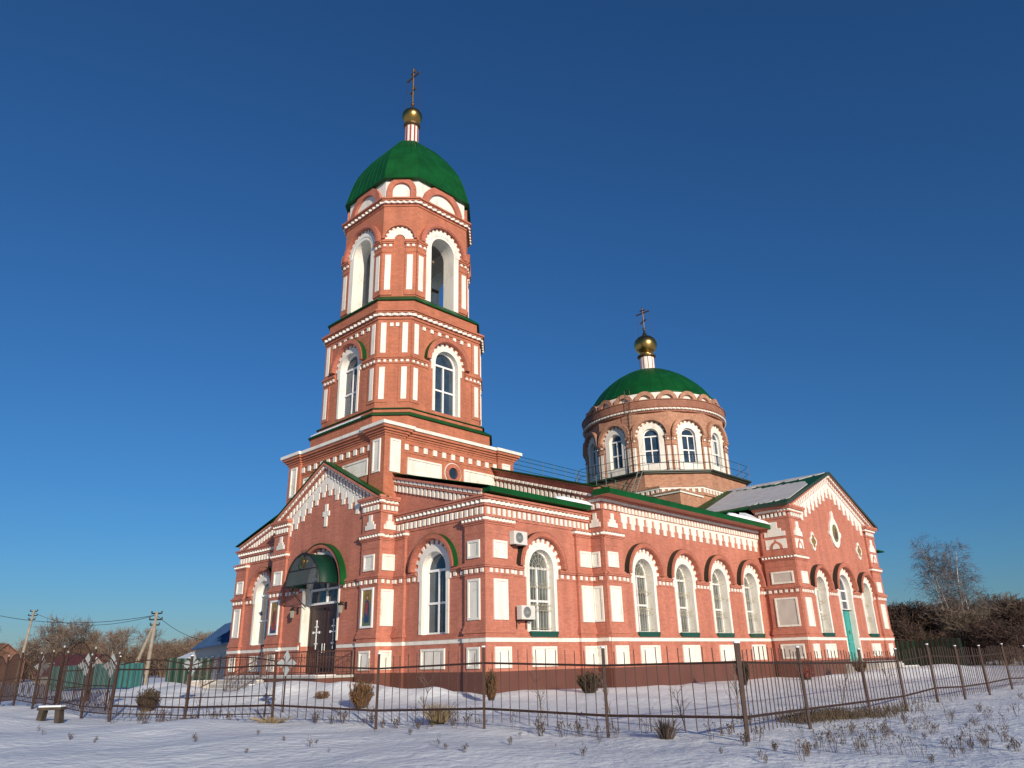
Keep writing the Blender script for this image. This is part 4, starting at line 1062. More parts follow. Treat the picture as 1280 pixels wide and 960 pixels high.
def bell(x, y, z, s_):
    t_ = thing('church_bell', 'x', 'bell', (x,y,z))
    b_ = MB(); b_.lathe(0,0,[(.02*s_,0),(.16*s_,-.03*s_),(.24*s_,-.15*s_),(.28*s_,-.45*s_),(.36*s_,-.68*s_),(.46*s_,-.82*s_),(.42*s_,-.82*s_),(.30*s_,-.6*s_)],20,caps=False); b_.build('bell_body', M['bronze'], t_, True)
    b_ = MB(); b_.tube((0,0,.12),(0,0,-.7*s_),.02,n=5); b_.build('clapper', M['irondark'], t_); return t_
b1 = bell(CX-1.4, CY-.1, 23.0, 1.0); b1['label'] = 'bronze bell hanging behind the left open arch of the belfry'
b2 = bell(CX+.2, CY-1.5, 23.2, .7); b2['label'] = 'small bronze bell hanging behind the right open arch of the belfry'
# attic with kokoshnik gables
wb, tb = MB(), MB(); A4, E4 = 3.10, 1.78
octslab(wb, CX, CY, A4, E4, 0, 26.26, 27.74)
W_4 = wb.build('tower_attic', M['white'], church)
for f_ in tier_frames(CX, CY, A4, E4, .0):
    k_ = MB()
    if f_.main: arcring(k_, f_, 0, 26.30, 1.08, 1.50, 0, .16, 0, PI, 24)
    else:
        arcring(k_, f_, 0, 26.92, .52, .84, 0, .16, 0, PI, 20)
        for a, b in ((-.84,-.52),(.52,.84)): fbox(k_, f_, a, b, 0, .16, 26.28, 26.92)
    k_.build('kokoshnik', M['hoodbrick'], W_4)
# octagonal dome
prof = [(1.07,27.66),(1.055,27.80),(1.02,28.3),(.985,28.8),(.945,29.3),(.89,29.85),(.79,30.5),(.665,31.2),(.51,31.9),(.44,32.2),(.30,32.62),(.18,32.9),(.145,33.0)]
prof = [(r_*.985, z_ if z_ < 27.9 else 27.8+(z_-27.8)*.955) for r_, z_ in prof]
dm = MB(); dm.lathe(CX, CY, prof, shape=octring(A3, E3)); dome1 = dm.build('tower_dome', M['green'], church)
sm = MB(); oc = octring(A3, E3)
for k in range(8):
    (x0,y0),(x1,y1) = oc[k], oc[(k+1)%8]; n = 8 if math.hypot(x1-x0,y1-y0) > 2.5 else 4
    for j in range(n):
        t_ = j/n; x, y = x0+(x1-x0)*t_, y0+(y1-y0)*t_
        for i in range(1, len(prof)-1): sm.tube((CX+x*prof[i][0],CY+y*prof[i][0],prof[i][1]),(CX+x*prof[i+1][0],CY+y*prof[i+1][0],prof[i+1][1]),.02,n=4,caps=False)
sm.build('roof_seam', M['green'], dome1)
def cupola(cx, cy, z, s_, nr_, parent, striped, hh, cross_h, bar_dir):
    n_ = MB(); n_.lathe(cx, cy, [(nr_*1.12,z-.06),(nr_*1.12,z+.04),(nr_,z+.06),(nr_,z+hh)], 24); N = n_.build('cupola_neck', M['white'], parent)
    st = MB()
    ns = 10
    for k in range(ns):
        a = 2*PI*k/ns+.1; f_ = Frame(cx+nr_*math.cos(a), cy+nr_*math.sin(a), (math.cos(a),math.sin(a))); fbox(st, f_, -nr_*(.125 if striped else .045), nr_*(.125 if striped else .045), -.02, .015, z+.08, z+hh)
    st.build('neck_stripe', M['robe_red'], N)
    c_ = MB(); z1 = z+hh; c_.lathe(cx, cy, [(nr_*1.0,z1),(nr_*1.28,z1+.1),(nr_*1.30,z1+.2),(nr_*1.1,z1+.28),(nr_*.7,z1+.30)], 24); c_.build('cupola_collar', M['golddark'], N)
    o_ = MB(); z2 = z1+.26
    pr = [(.50,0),(.47,.12),(.52,.22),(.70,.34),(.87,.55),(.97,.80),(1.0,1.02),(.96,1.25),(.85,1.47),(.66,1.66),(.44,1.80),(.27,1.92),(.16,2.08),(.09,2.28),(.06,2.45)]
    o_.lathe(cx, cy, [(r_*s_, z2+h_*s_) for r_, h_ in pr], 32); O = o_.build('onion_cupola', M['gold'], parent, True)
    z3 = z2+2.42*s_
    b_ = MB(); b_.lathe(cx, cy, [(.02,z3-.05),(.10,z3+.02),(.13,z3+.12),(.10,z3+.22),(.03,z3+.28)], 12)
    X = MB(); th = .06
    def bar(h0, w_, sl=0.0):
        p0 = (cx-bar_dir[0]*w_, cy-bar_dir[1]*w_, z3+h0+sl); p1 = (cx+bar_dir[0]*w_, cy+bar_dir[1]*w_, z3+h0-sl)
        X.tube(p0, p1, th, n=6)
        for p in (p0, p1): X.lathe(p[0], p[1], [(.01,p[2]-.09),(.085,p[2]),(.01,p[2]+.09)], 8)
    X.tube((cx,cy,z3+.1),(cx,cy,z3+cross_h),th,n=6); X.lathe(cx,cy,[(.01,z3+cross_h-.05),(.085,z3+cross_h+.03),(.01,z3+cross_h+.12)],8)
    bar(cross_h*.90,.20); bar(cross_h*.78,.62); bar(cross_h*.40,.26,.10)
    X.poly(b_.v, b_.f); X.build('dome_cross', M['golddark'], parent)
    ch = MB()
    for sg in (-1,1):
        for d_ in (bar_dir, (-bar_dir[1], bar_dir[0])):
            p0 = (cx+sg*bar_dir[0]*.6, cy+sg*bar_dir[1]*.6, z3+cross_h*.78); p1 = (cx+sg*d_[0]*nr_*1.3, cy+sg*d_[1]*nr_*1.3, z1+.2)
            mid = (p0[0], p0[1], z2+1.2*s_) if d_ == bar_dir else ((p0[0]+p1[0])/2,(p0[1]+p1[1])/2,(p0[2]+p1[2])/2)
            ch.tube((p0[0],p0[1],p0[2]), (cx+sg*d_[0]*s_*1.08, cy+sg*d_[1]*s_*1.08, z2+.95*s_), .008, n=3)
    ch.build('cross_chain', M['golddark'], parent)
cupola(CX, CY, 32.78, .66, .42, dome1, True, 1.42, 3.05, (0,1))
# -------------------------------------------------- round drum over the crossing
DX, DY = 28.95, YC
wb, tb = MB(), MB()
octslab(wb, DX, DY, 5.95, 3.9, 0, 9.5, 12.0); octslab(wb, DX, DY, 5.95, 3.9, .10, 12.0, 12.1); octslab(wb, DX, DY, 5.95, 3.9, .06, 12.1, 12.5)
ring_dent(tb, DX, DY, 5.95, 3.9, .06, 12.16, 12.42, .20, .42, .06); octslab(tb, DX, DY, 5.95, 3.9, .13, 12.42, 12.54); octslab(wb, DX, DY, 5.95, 3.9, .19, 12.54, 12.66)
octslab(wb, DX, DY, 5.95, 3.0, .12, 12.66, 12.76); octslab(wb, DX, DY, 6.0, 2.75, -.02, 12.76, 13.72)
# lower corner block with its own white cornice
wb.box(DX-6.9, DX-4.0, DY-6.0, DY-4.0, 9.5, 11.75); tb.box(DX-7.0, DX-4.0, DY-6.1, DY-4.0, 11.75, 11.87); wb.box(DX-7.06, DX-4.0, DY-6.16, DY-4.0, 11.87, 11.97)
W_b = close('drum_base', wb, tb, None, 'brick_drum')
ge = MB(); octslab(ge, DX, DY, 6.22, 2.85, 0, 13.72, 13.80); octslab(ge, DX, DY, 6.38, 2.92, 0, 13.80, 13.90); gal = ge.build('gallery_deck', M['eave'], church)
rl = MB(); rg = octring(6.25, 2.86)
for k in range(8):
    p, q = Vector((DX+rg[k][0],DY+rg[k][1],13.9)), Vector((DX+rg[(k+1)%8][0],DY+rg[(k+1)%8][1],13.9)); n = 4
    for i in range(n):
        a = p.lerp(q, i/n); rl.tube(a, a+Vector((0,0,1.15)), .022, n=4)
    for h in (.55, 1.12): rl.tube(p+Vector((0,0,h)), q+Vector((0,0,h)), .018, n=4)
rl.build('gallery_railing', M['irondark'], gal)
RB = 5.36
wb, tb = MB(), MB(); dw = []
for k in range(12):
    a = R(30*k); f_ = Frame(DX+RB*math.cos(a), DY+RB*math.sin(a), (math.cos(a),math.sin(a)), .001*(k%3)); hw = RB*math.tan(R(15)); f_.hw = hw
    op = (0, .56, 14.72, 16.80); wallsheet(wb, f_, -hw, hw, 13.8, 18.8, [op]); dw.append((f_, op, k))
    for sg in (-1,1):
        a0, b0 = sorted((sg*hw, sg*(hw-.42))); s_ = [(a0,b0,0)]
        fbox(wb, f_, a0, b0, 0, .10, 13.9, 16.5); c = sg*(hw-.20); fbox(tb, f_, c-.12, c+.12, .10, .125, 14.1, 15.95)
        band(wb, f_, s_, 16.02, 16.1, .15); band(wb, f_, s_, 16.35, 16.56, .14); dentils(tb, f_, s_, 16.40, 16.53, .14, .13, .22, .05); band(wb, f_, s_, 16.56, 16.66, .22); band(wb, f_, s_, 16.66, 16.8, .28)
W_dr = close('drum_wall', wb, tb, None, 'brick_drum')
for f_, op, k in dw:
    if 3 <= k <= 9: window(f_, 0, 14.72, 16.80, .56, .26, .97, 1.14, 1.44, .28, church, foot=13.92, fill=True, sill=False, hoodmat='brick_drum', nt_=9, cap=False, narrow=.04, shoulder=.2)
wb, tb = MB(), MB(); N = 72
tb.lathe(DX, DY, [(5.5,18.72),(5.66,18.74),(5.68,18.84),(5.5,18.88)], N, caps=False)
wb.lathe(DX, DY, [(5.4,18.55),(5.56,18.6),(5.56,18.74),(5.62,18.86),(5.62,18.94),(5.68,18.95),(5.70,19.46),(5.76,19.48),(5.76,19.54),(5.3,19.56)], N, caps=False)
W_dc = wb.build('drum_cornice', M['brick_cornice'], church); 
for k in range(110):
    a = 2*PI*k/110; f_ = Frame(DX+5.66*math.cos(a), DY+5.66*math.sin(a), (math.cos(a),math.sin(a))); fbox(tb, f_, -.10, .10, 0, .06, 18.74, 18.84)
tb.build('white_trim', M['white'], W_dc)
at = MB(); at.lathe(DX, DY, [(5.18,19.5),(5.18,20.34)], N); AT = at.build('drum_attic', M['white'], church)
for k in range(20):
    a = R(18*k+207.8+9*0); k_ = MB(); rr = 5.17*math.cos(R(8)); f_ = Frame(DX+rr*math.cos(a), DY+rr*math.sin(a), (math.cos(a),math.sin(a)))
    arcring(k_, f_, 0, 19.54, .47, .77, -.1, .27, 0, PI, 16); k_.build('kokoshnik', M['brick_drum'], AT)
dm = MB(); prof = [(5.22,20.26),(5.24,20.34),(5.05,20.5),(4.82,20.85),(4.45,21.4),(4.02,21.9),(3.5,22.4),(2.85,22.9),(2.1,23.35),(1.4,23.68),(.85,23.88),(.68,23.95)]
dm.lathe(DX, DY, prof, 64); dome2 = dm.build('drum_dome', M['green'], church, True)
sm = MB()
for k in range(32):
    c, s_ = math.cos(2*PI*k/32), math.sin(2*PI*k/32)
    for i in range(1, len(prof)-1): sm.tube((DX+prof[i][0]*c,DY+prof[i][0]*s_,prof[i][1]),(DX+prof[i+1][0]*c,DY+prof[i+1][0]*s_,prof[i+1][1]),.022,n=4,caps=False)
sm.build('roof_seam', M['green'], dome2)
cupola(DX, DY, 23.95, .97, .60, dome2, False, 1.12, 2.1, (0,1))
# ladder and down cables on the drum
ld = MB(); a = R(195.5)
for da in (-.035, .035):
    c, s_ = math.cos(a+da), math.sin(a+da); ld.tube((DX+5.82*c,DY+5.82*s_,13.9),(DX+5.82*c,DY+5.82*s_,20.4),.02,n=4); ld.tube((DX+5.82*c,DY+5.82*s_,20.4),(DX+4.9*c,DY+4.9*s_,20.9),.02,n=4)
for k in range(22):
    z = 14.1+k*.29; ld.tube((DX+5.82*math.cos(a-.035),DY+5.82*math.sin(a-.035),z),(DX+5.82*math.cos(a+.035),DY+5.82*math.sin(a+.035),z),.013,n=4)
ld.build('roof_ladder', M['irondark'], church)
# walkway railing on the nave roof
wr = MB(); yr = 8.1; zr = 8.75+(yr+1.8)*SLV
xs = [8.6+1.06*k for k in range(14)]
for x in xs: wr.tube((x,yr,zr-.02),(x,yr,zr+1.12),.024,n=4)
for h in (.3,.58,.86,1.1): wr.tube((xs[0],yr,zr+h),(xs[-1],yr,zr+h),.018,n=4)
wr.tube((xs[-1],yr,zr+1.1),(xs[-1]+1.4,yr,zr+2.2),.02,n=4)
wr.build('roof_railing', M['greenrail'], church)
lad = MB(); lad.tube((21.3,7.4,11.7),(22.4,7.2,13.9),.03,n=4); lad.tube((21.3,7.8,11.8),(22.4,7.6,13.9),.03,n=4)
for k in range(6): lad.tube((21.3+1.1*(k+.5)/6,7.4,11.75+2.1*(k+.5)/6),(21.3+1.1*(k+.5)/6,7.75,11.8+2.1*(k+.5)/6),.02,n=4); lad.build('roof_ladder', M['ratgrey'], church)

# -------------------------------------------------- entrance landing, steps and railings
lb, sb = MB(), MB()
LX0, LX1, LY0, LY1 = -2.85, PX-.03, 7.1, 15.2
lb.box(LX0+.06, LX1, LY0+.06, LY1-.06, 0.0, 1.06); sb.box(LX0, LX1, LY0, LY1, 1.06, 1.16)
land = lb.build('porch_landing', M['base'], church); sb.build('landing_slab', M['concrete'], land)
sn = MB(); sn.box(LX0+.03, LX0+1.0, LY0+.05, LY1-.4, 1.16, 1.185); sn.build('landing_snow', M['snowcap'], land)
stp = MB()
for k in range(5):
    z1 = 1.06-.17*(k+1)+.1; stp.box(LX0-.34*(k+1), LX0-.34*k-.002 if k else LX0-.002, 11.3, LY1, 0, z1)
for k in range(5):
    z1 = 1.06-.17*(k+1)+.1; stp.box(LX0-.33*5, LX1, LY1+.34*k+.002, LY1+.34*(k+1), 0, z1)
stair = stp.build('steps', M['concrete'], land)
sn = MB()
for k in range(5):
    z1 = 1.06-.17*(k+1)+.1; sn.box(LX0-.34*(k+1)+.03, LX0-.34*k-.01, 11.4, LY1-.05, z1, z1+.025); sn.box(LX0-1.5, LX1-.2, LY1+.34*k+.03, LY1+.34*(k+1)-.02, z1, z1+.025)
sn.build('step_snow', M['snowcap'], land)
rl = MB()
def railing(a, b, h=.95, bars=True, scroll=True):
    a, b = Vector(a), Vector(b); L = (b-a).length; up = Vector((0,0,1))
    for p in (a, b): rl.tube(p, p+up*(h+.05), .03, n=6)
    rl.tube(a+up*h, b+up*h, .025, n=5); rl.tube(a+up*.12, b+up*.12, .018, n=5); rl.tube(a+up*(h-.22), b+up*(h-.22), .015, n=5)
    n = int(L/.14)
    for k in range(1, n): p = a.lerp(b, k/n); rl.tube(p+up*.12, p+up*h, .011, n=4)
    if scroll:
        m_ = int(L/.28)
        for k in range(m_):
            c = a.lerp(b, (k+.5)/m_)+up*(h-.34); d_ = (b-a).normalized()
            for j in range(8):
                t0, t1 = 2*PI*j/8, 2*PI*(j+1)/8; rl.tube(c+d_*(.09*math.cos(t0))+up*(.09*math.sin(t0)), c+d_*(.09*math.cos(t1))+up*(.09*math.sin(t1)), .01, n=3)
z = 1.16
railing((LX0+.08,11.2,z),(LX0+.08,LY0+.08,z)); railing((LX0+.08,LY0+.08,z),(LX1-.1,LY0+.08,z))
railing((LX0,11.25,z),(LX0-1.75,11.25,.28),.92,True,False)
railing((LX0-1.7,LY1+.1,.3),(LX0,LY1-.3,z),.95,True,False); railing((LX0+.1,LY1-.1,z),(LX1-.1,LY1-.1,z))
rl.build('landing_railing', M['iron'], land)
# side door landing and stone steps
lb = MB(); sb = MB()
a0, a1 = TXC-2.0, TXC+2.2
sb.box(a0, a1, TY-1.9, TY-.06, .1, 1.0)
for k in range(5): sb.box(a1+.002+.4*k, a1+.4*(k+1), TY-1.9, TY-.06, .05, .84-.17*k)
for k in range(3): sb.box(a1-1.2-.2*k, a1+1.8, TY-1.902-.4*(k+1), TY-1.902-.4*k, .05, .7-.2*k)
sl_ = sb.build('side_landing', M['concrete'], church)
sn = MB(); sn.box(a0+.05, a1-.05, TY-1.85, TY-.5, 1.0, 1.04)
for k in range(5): sn.box(a1+.04+.4*k, a1+.4*(k+1)-.02, TY-1.85, TY-.1, .84-.17*k, .87-.17*k)
for k in range(3): sn.box(a1-1.15-.2*k, a1+1.75, TY-1.88-.4*(k+1), TY-1.93-.4*k, .7-.2*k, .735-.2*k)
sn.build('step_snow', M['snowcap'], sl_)
# -------------------------------------------------- framed icons, lamps, air conditioners (things fixed on the walls)
def icon(F, u0, u1, z0, z1, o, robe, label):
    f_ = MB(); b = .085
    for (a, c, d, e) in ((u0,u0+b,z0,z1),(u1-b,u1,z0,z1),(u0+b,u1-b,z0,z0+b),(u0+b,u1-b,z1-b,z1)): fbox(f_, F, a, c, o, o+.06, d, e, True)
    t_ = thing('wall_icon', label, 'icon', F.p((u0+u1)/2, o, z0), 0, 'painted icons on the porch pilasters')
    bx, by, bz = t_.location
    def add(name, mb, mat):
        mb.v = [(x-bx, y-by, z-bz) for x, y, z in mb.v]; return mb.build(name, M[mat], t_)
    add('frame', f_, 'frame')
    g = MB(); fbox(g, F, u0+b, u1-b, o, o+.015, z0+b, z1-b); add('gilded_ground', g, 'icongold')
    c = (u0+u1)/2; h = z1-z0
    lo_ = MB(); fbox(lo_, F, u0+b+.01, u1-b-.01, o+.015, o+.018, z0+b+.01, z0+h*.27); add('painted_landscape', lo_, 'icongreen' if robe == 'robe_blue' else 'robe_blue')
    q = MB(); prism(q, F, [(c-.17,z0+h*.14),(c+.17,z0+h*.14),(c+.19,z0+h*.5),(c+.13,z0+h*.66),(c+.05,z0+h*.69),(c-.05,z0+h*.69),(c-.13,z0+h*.66),(c-.19,z0+h*.5)], o+.018, o+.026, False); add('painted_robe', q, robe)
    q = MB(); prism(q, F, [(c-.17,z0+h*.45),(c+.02,z0+h*.30),(c+.06,z0+h*.62),(c-.08,z0+h*.66)], o+.026, o+.029, False); add('painted_cloak', q, 'icondark' if robe == 'robe_red' else 'robe_red')
    q = MB(); prism(q, F, [(c+.13*math.cos(2*PI*k/20), z0+h*.76+.13*math.sin(2*PI*k/20)) for k in range(20)], o+.018, o+.022, False); add('halo', q, 'gold')
    q = MB(); prism(q, F, [(c+.06*math.cos(2*PI*k/16), z0+h*.755+.08*math.sin(2*PI*k/16)) for k in range(16)], o+.024, o+.03, False); add('painted_head', q, 'skin')
F = Frame(PX, PY1, (-1,0), 0.006)
icon(F, PWID-1.04, PWID-.16, 3.0, 4.66, .115, 'robe_blue', 'framed icon of a blue robed saint right of the entrance door')
icon(F, .14, 1.02, 3.0, 4.66, .115, 'robe_red', 'framed icon of a red robed saint left of the entrance door')
def wall_lamp(u, z, label):
    x, y, zz = F.p(u, 0, z); t_ = thing('wall_lamp', label, 'lamp', (x,y,zz), 0, 'wall lanterns beside the church door')
    b_ = MB(); b_.box(-.03,0,-.07,.07,-.16,.16); b_.tube((-.02,0,.05),(-.22,0,.16),.02,n=5); b_.tube((-.22,0,.16),(-.30,0,.06),.018,n=5); b_.build('bracket', M['irondark'], t_)
    l_ = MB(); l_.lathe(-.30,0,[(.05,-.34),(.09,-.32),(.12,.0),(.10,.02)],6); l_.build('lantern_glass', M['lampglass'], t_)
    c_ = MB(); c_.lathe(-.30,0,[(.16,.0),(.13,.06),(.03,.15),(.02,.2)],6); c_.build('lantern_cap', M['irondark'], t_)
wall_lamp(ud-1.95, 4.05, 'black wall lantern left of the brown entrance door'); wall_lamp(ud+2.15, 4.05, 'black wall lantern right of the brown entrance door')
def aircon(x, z, label):
    t_ = thing('air_conditioner', label, 'air conditioner', (x,-.03,z), 0, 'outdoor air conditioner units on the narthex wall')
    b_ = MB(); b_.box(0,.78,-.42,-.12,0,.54); c_ = b_.build('casing', M['acwhite'], t_)
    bv = c_.modifiers.new('bevel','BEVEL'); bv.width = .02; bv.segments = 2
    g_ = MB(); FA_ = Frame(0,-.42,(0,-1))
    for rr in (.07,.12,.17,.21): arcring(g_, FA_, .30, .27, rr-.012, rr, 0, .02, 0, 2*PI, 24)
    for k in range(6):
        a = PI*k/6; g_.tube((.30+.21*math.cos(a),-.43,.27+.21*math.sin(a)),(.30-.21*math.cos(a),-.43,.27-.21*math.sin(a)),.006,n=3)
    g_.build('fan_grille', M['ratgrey'], t_)
    d_ = MB(); prism(d_, FA_, [(.30+.215*math.cos(2*PI*k/24), .27+.215*math.sin(2*PI*k/24)) for k in range(24)], 0, .004, False); d_.build('fan_opening', M['irondark'], t_)
    k_ = MB()
    for xx in (.12,.66): k_.box(xx-.02,xx+.02,-.40,.02,-.05,-.01); k_.box(xx-.02,xx+.02,-.01,.02,-.35,-.05)
    k_.build('bracket', M['irondark'], t_)
    p_ = MB(); p_.tube((.78,-.2,.12),(.86,-.1,.05),.02,n=5); p_.tube((.86,-.1,.05),(.86,.0,-.3),.02,n=5); p_.build('pipe', M['acwhite'], t_)
aircon(1.22, 5.98, 'white air conditioner unit high on the wall, left of the window arch'); aircon(1.56, 3.08, 'white air conditioner unit low on the wall beside the narthex window')
# ================================================================== fence
fence = thing('metal_fence', 'long brown metal bar fence running in front of the church', 'fence', (0,0,0))
gatef = thing('gate_fence', 'brown metal fence with arched tops and white post knobs at the left', 'fence', (0,0,0))
def lean(): return random.uniform(-.02,.02)
tops = []
def fence_run(root, pts, H=1.75, per=.235, arch=False, knob=False, dense=False):
    for i, (x, y, z) in enumerate(pts):
        if knob or i or root is fence:
            p_ = MB(); z = gz(x, y); dx, dy = lean(), lean()
            p_.tube((x,y,z-.3),(x+dx*1.6,y+dy*1.6,z+H),.042,n=4); 
            po = p_.build('post', M['rustiron'], root)
            k_ = MB(); k_.lathe(x+dx*1.6, y+dy*1.6, [(.015,z+H),(.03,z+H+.02),(.032,z+H+.045),(.018,z+H+.07),(.0,z+H+.072)] if knob else [(.048,z+H),(.048,z+H+.03)], 8)
            k_.build('post_cap', M['stargrey'] if knob else M['snowcap'], po)
        if i == len(pts)-1: break
        a = Vector(pts[i]); b = Vector(pts[i+1]); a.z = gz(a.x,a.y); b.z = gz(b.x,b.y); L = (b-a).length
        n = max(4, int(L/per)); r_ = MB(); q_ = MB()
        zt, zb_ = (1.40, .42); up = Vector((0,0,1))
        if arch:
            m_ = 12; c0 = None
            for k in range(m_+1):
                t_ = k/m_; p = a.lerp(b,t_)+up*(1.45+.38*math.sin(PI*t_))
                if c0 is not None: r_.tube(c0, p, .02, n=4, caps=False)
                c0 = p
            for h in (.95,.35,.2): r_.tube(a+up*h, b+up*h, .016, n=4)
            for k in range(1, n):
                t_ = k/n; p = a.lerp(b,t_); q_.tube(p+up*.2, p+up*(1.45+.38*math.sin(PI*t_)), .011, n=4, caps=False)
            nn = 3
            for k in range(nn):
                c = a.lerp(b,(k+.5)/nn)+up*.6
                for j in range(10):
                    t0,t1 = 2*PI*j/10,2*PI*(j+1)/10; d_ = (b-a).normalized(); q_.tube(c+d_*(.22*math.cos(t0))+up*(.22*math.sin(t0)), c+d_*(.22*math.cos(t1))+up*(.22*math.sin(t1)), .012, n=3, caps=False)
        else:
            r_.tube(a+up*zt, b+up*zt, .022, n=4); r_.tube(a+up*zb_, b+up*zb_, .026, n=4)
            if root is fence and i < 2 and pts[0][0] == POSTS[-1][0]:
                r_.tube(a+up*.66, b+up*.66, .014, n=4); r_.tube(a+up*.22, b+up*.22, .014, n=4); c0 = None
                for k in range(9):
                    p = a.lerp(b,k/8)+up*(1.5+.16*math.sin(PI*k/8))
                    if c0 is not None: r_.tube(c0, p, .016, n=4, caps=False)
                    c0 = p
            if dense: r_.tube(a+up*.72, b+up*.72, .014, n=4)
            for k in range(1, n):
                t_ = k/n; p = a.lerp(b,t_); hh = 1.62+.10*(math.sin(PI*t_))+random.uniform(-.02,.02); lx, ly = random.uniform(-.02,.02), random.uniform(-.02,.02)
                q_.tube(p+up*(.14+random.uniform(-.02,.02)), p+up*hh+Vector((lx,ly,0)), .0115, n=4, caps=False)
        pn = q_.build('bar_panel', M['rustiron'], root); r_.build('rail', M['rustiron'], pn)
fence_run(fence, [(x,y,z) for x,y,z in reversed(POSTS)], per=.235)
fence_run(fence, [POSTS[0]]+EASTP, per=.24)
gp = [POSTS[-1]]+GATEP
fence_run(gatef, gp, H=1.82, per=.125, arch=True, knob=True)
# entrance gate beyond, with a higher arch
gate = thing('arched_gate', 'tall double gate with a high arched top in the left fence', 'gate', (0,0,0))
ga, gb = Vector((-11.2,11.0,.38)), Vector((-9.4,13.2,.38)); up = Vector((0,0,1))
for s0, s1 in ((0,.49),(.51,1)):
    q_ = MB(); a, b = ga.lerp(gb,s0), ga.lerp(gb,s1); n = 10
    pk = lambda t_: 1.5+.75*math.sin(PI*t_)
    for k in range(n+1):
        t_ = s0+(s1-s0)*k/n; p = ga.lerp(gb,t_); q_.tube(p+up*.12, p+up*pk(t_), .014, n=4)
        if k: q_.tube(p0+up*pk(t0), p+up*pk(t_), .022, n=4)
        p0, t0 = p, t_
    for h in (.12,.6,1.2): q_.tube(a+up*h, b+up*h, .018, n=4)
    q_.build('gate_leaf', M['rustiron'], gate)
for p in (ga, gb):
    q_ = MB(); q_.tube(p-up*.3, p+up*2.0, .05, n=4); po = q_.build('post', M['rustiron'], gate); k_ = MB(); k_.lathe(p.x,p.y,[(.02,p.z+2.0),(.045,p.z+2.03),(.045,p.z+2.07),(.0,p.z+2.12)],8); k_.build('post_cap', M['stargrey'], po)
# star ornaments on stakes behind the fence
st0 = thing('star_ornament', 'x', 'garden ornament', (0,0,0), 0, 'four pointed metal star ornaments on stakes')
q_ = MB()
for k in range(4):
    a = PI/2*k; c, s_ = math.cos(a), math.sin(a)
    pts = [(.0,.0),(.19,.13),(.40,0),(.19,-.13)]
    w_ = [(p*c-q*s_, p*s_+q*c) for p, q in pts]
    FF = Frame(0,0,(-.72,-.69)); prism(q_, FF, [(x*.82, 1.42+z) for x, z in w_], -.02, .02)
q_.build('star', M['stargrey'], st0); q_ = MB(); q_.tube((0,0,-.2),(0,0,1.05),.025,n=5); q_.build('stake', M['rustiron'], st0)
stars = [(-9.2,4.4,'grey metal star ornament left of the church steps, in front of the green fence'),(-7.6,1.2,'grey metal star ornament in front of the church entrance steps'),(-10.6,7.6,'grey metal star ornament in front of the teal fence, nearer the utility pole'),(-10.9,9.2,'grey metal star ornament in front of the teal fence, nearer the maroon roof'),(-10.8,14.8,'grey metal star ornament at the far left edge')]
def ray_xy(px, dist, row=825):
    """point on the ground at a bearing of the photograph (set out once, then a fixed place)"""
    d = CAMR @ Vector(((px-640)/923.0, (row-480)/923.0, 1.0)); d.z = 0; d.normalize(); return cam.location.x+d.x*dist, cam.location.y+d.y*dist
for i, (x, y, lb_) in enumerate(stars):
    o = st0 if i == 0 else dup(st0, (x,y,gz(x,y)))
    o.location = (x,y,gz(x,y)); o['label'] = lb_
# bench outside the fence
bx, by = ray_xy(63, 25.5, 896); bz = gz(bx,by)
bn = thing('wooden_bench', 'small weathered wooden bench with snow on its seat', 'bench', (bx,by,bz), R(-45)); bn.scale = (.8,.9,1)
q_ = MB(); q_.box(-.40,.40,-.17,.17,.30,.37); q_.build('seat', M['benchwood'], bn)
q_ = MB(); q_.box(-.38,.38,-.15,.15,.37,.42); sc = q_.build('seat_snow', M['snowcap'], bn); bv = sc.modifiers.new('bevel','BEVEL'); bv.width=.02; bv.segments=2
for sg in (-1,1):
    q_ = MB(); q_.poly([(sg*.33-.08,-.15,-.1),(sg*.33+.08,-.15,-.1),(sg*.33+.08,.15,-.1),(sg*.33-.08,.15,-.1),(sg*.27-.08,-.13,.30),(sg*.27+.08,-.13,.30),(sg*.27+.08,.13,.30),(sg*.27-.08,.13,.30)],[(0,3,2,1),(4,5,6,7),(0,1,5,4),(1,2,6,5),(2,3,7,6),(3,0,4,7)]); q_.build('leg', M['benchwood'], bn)

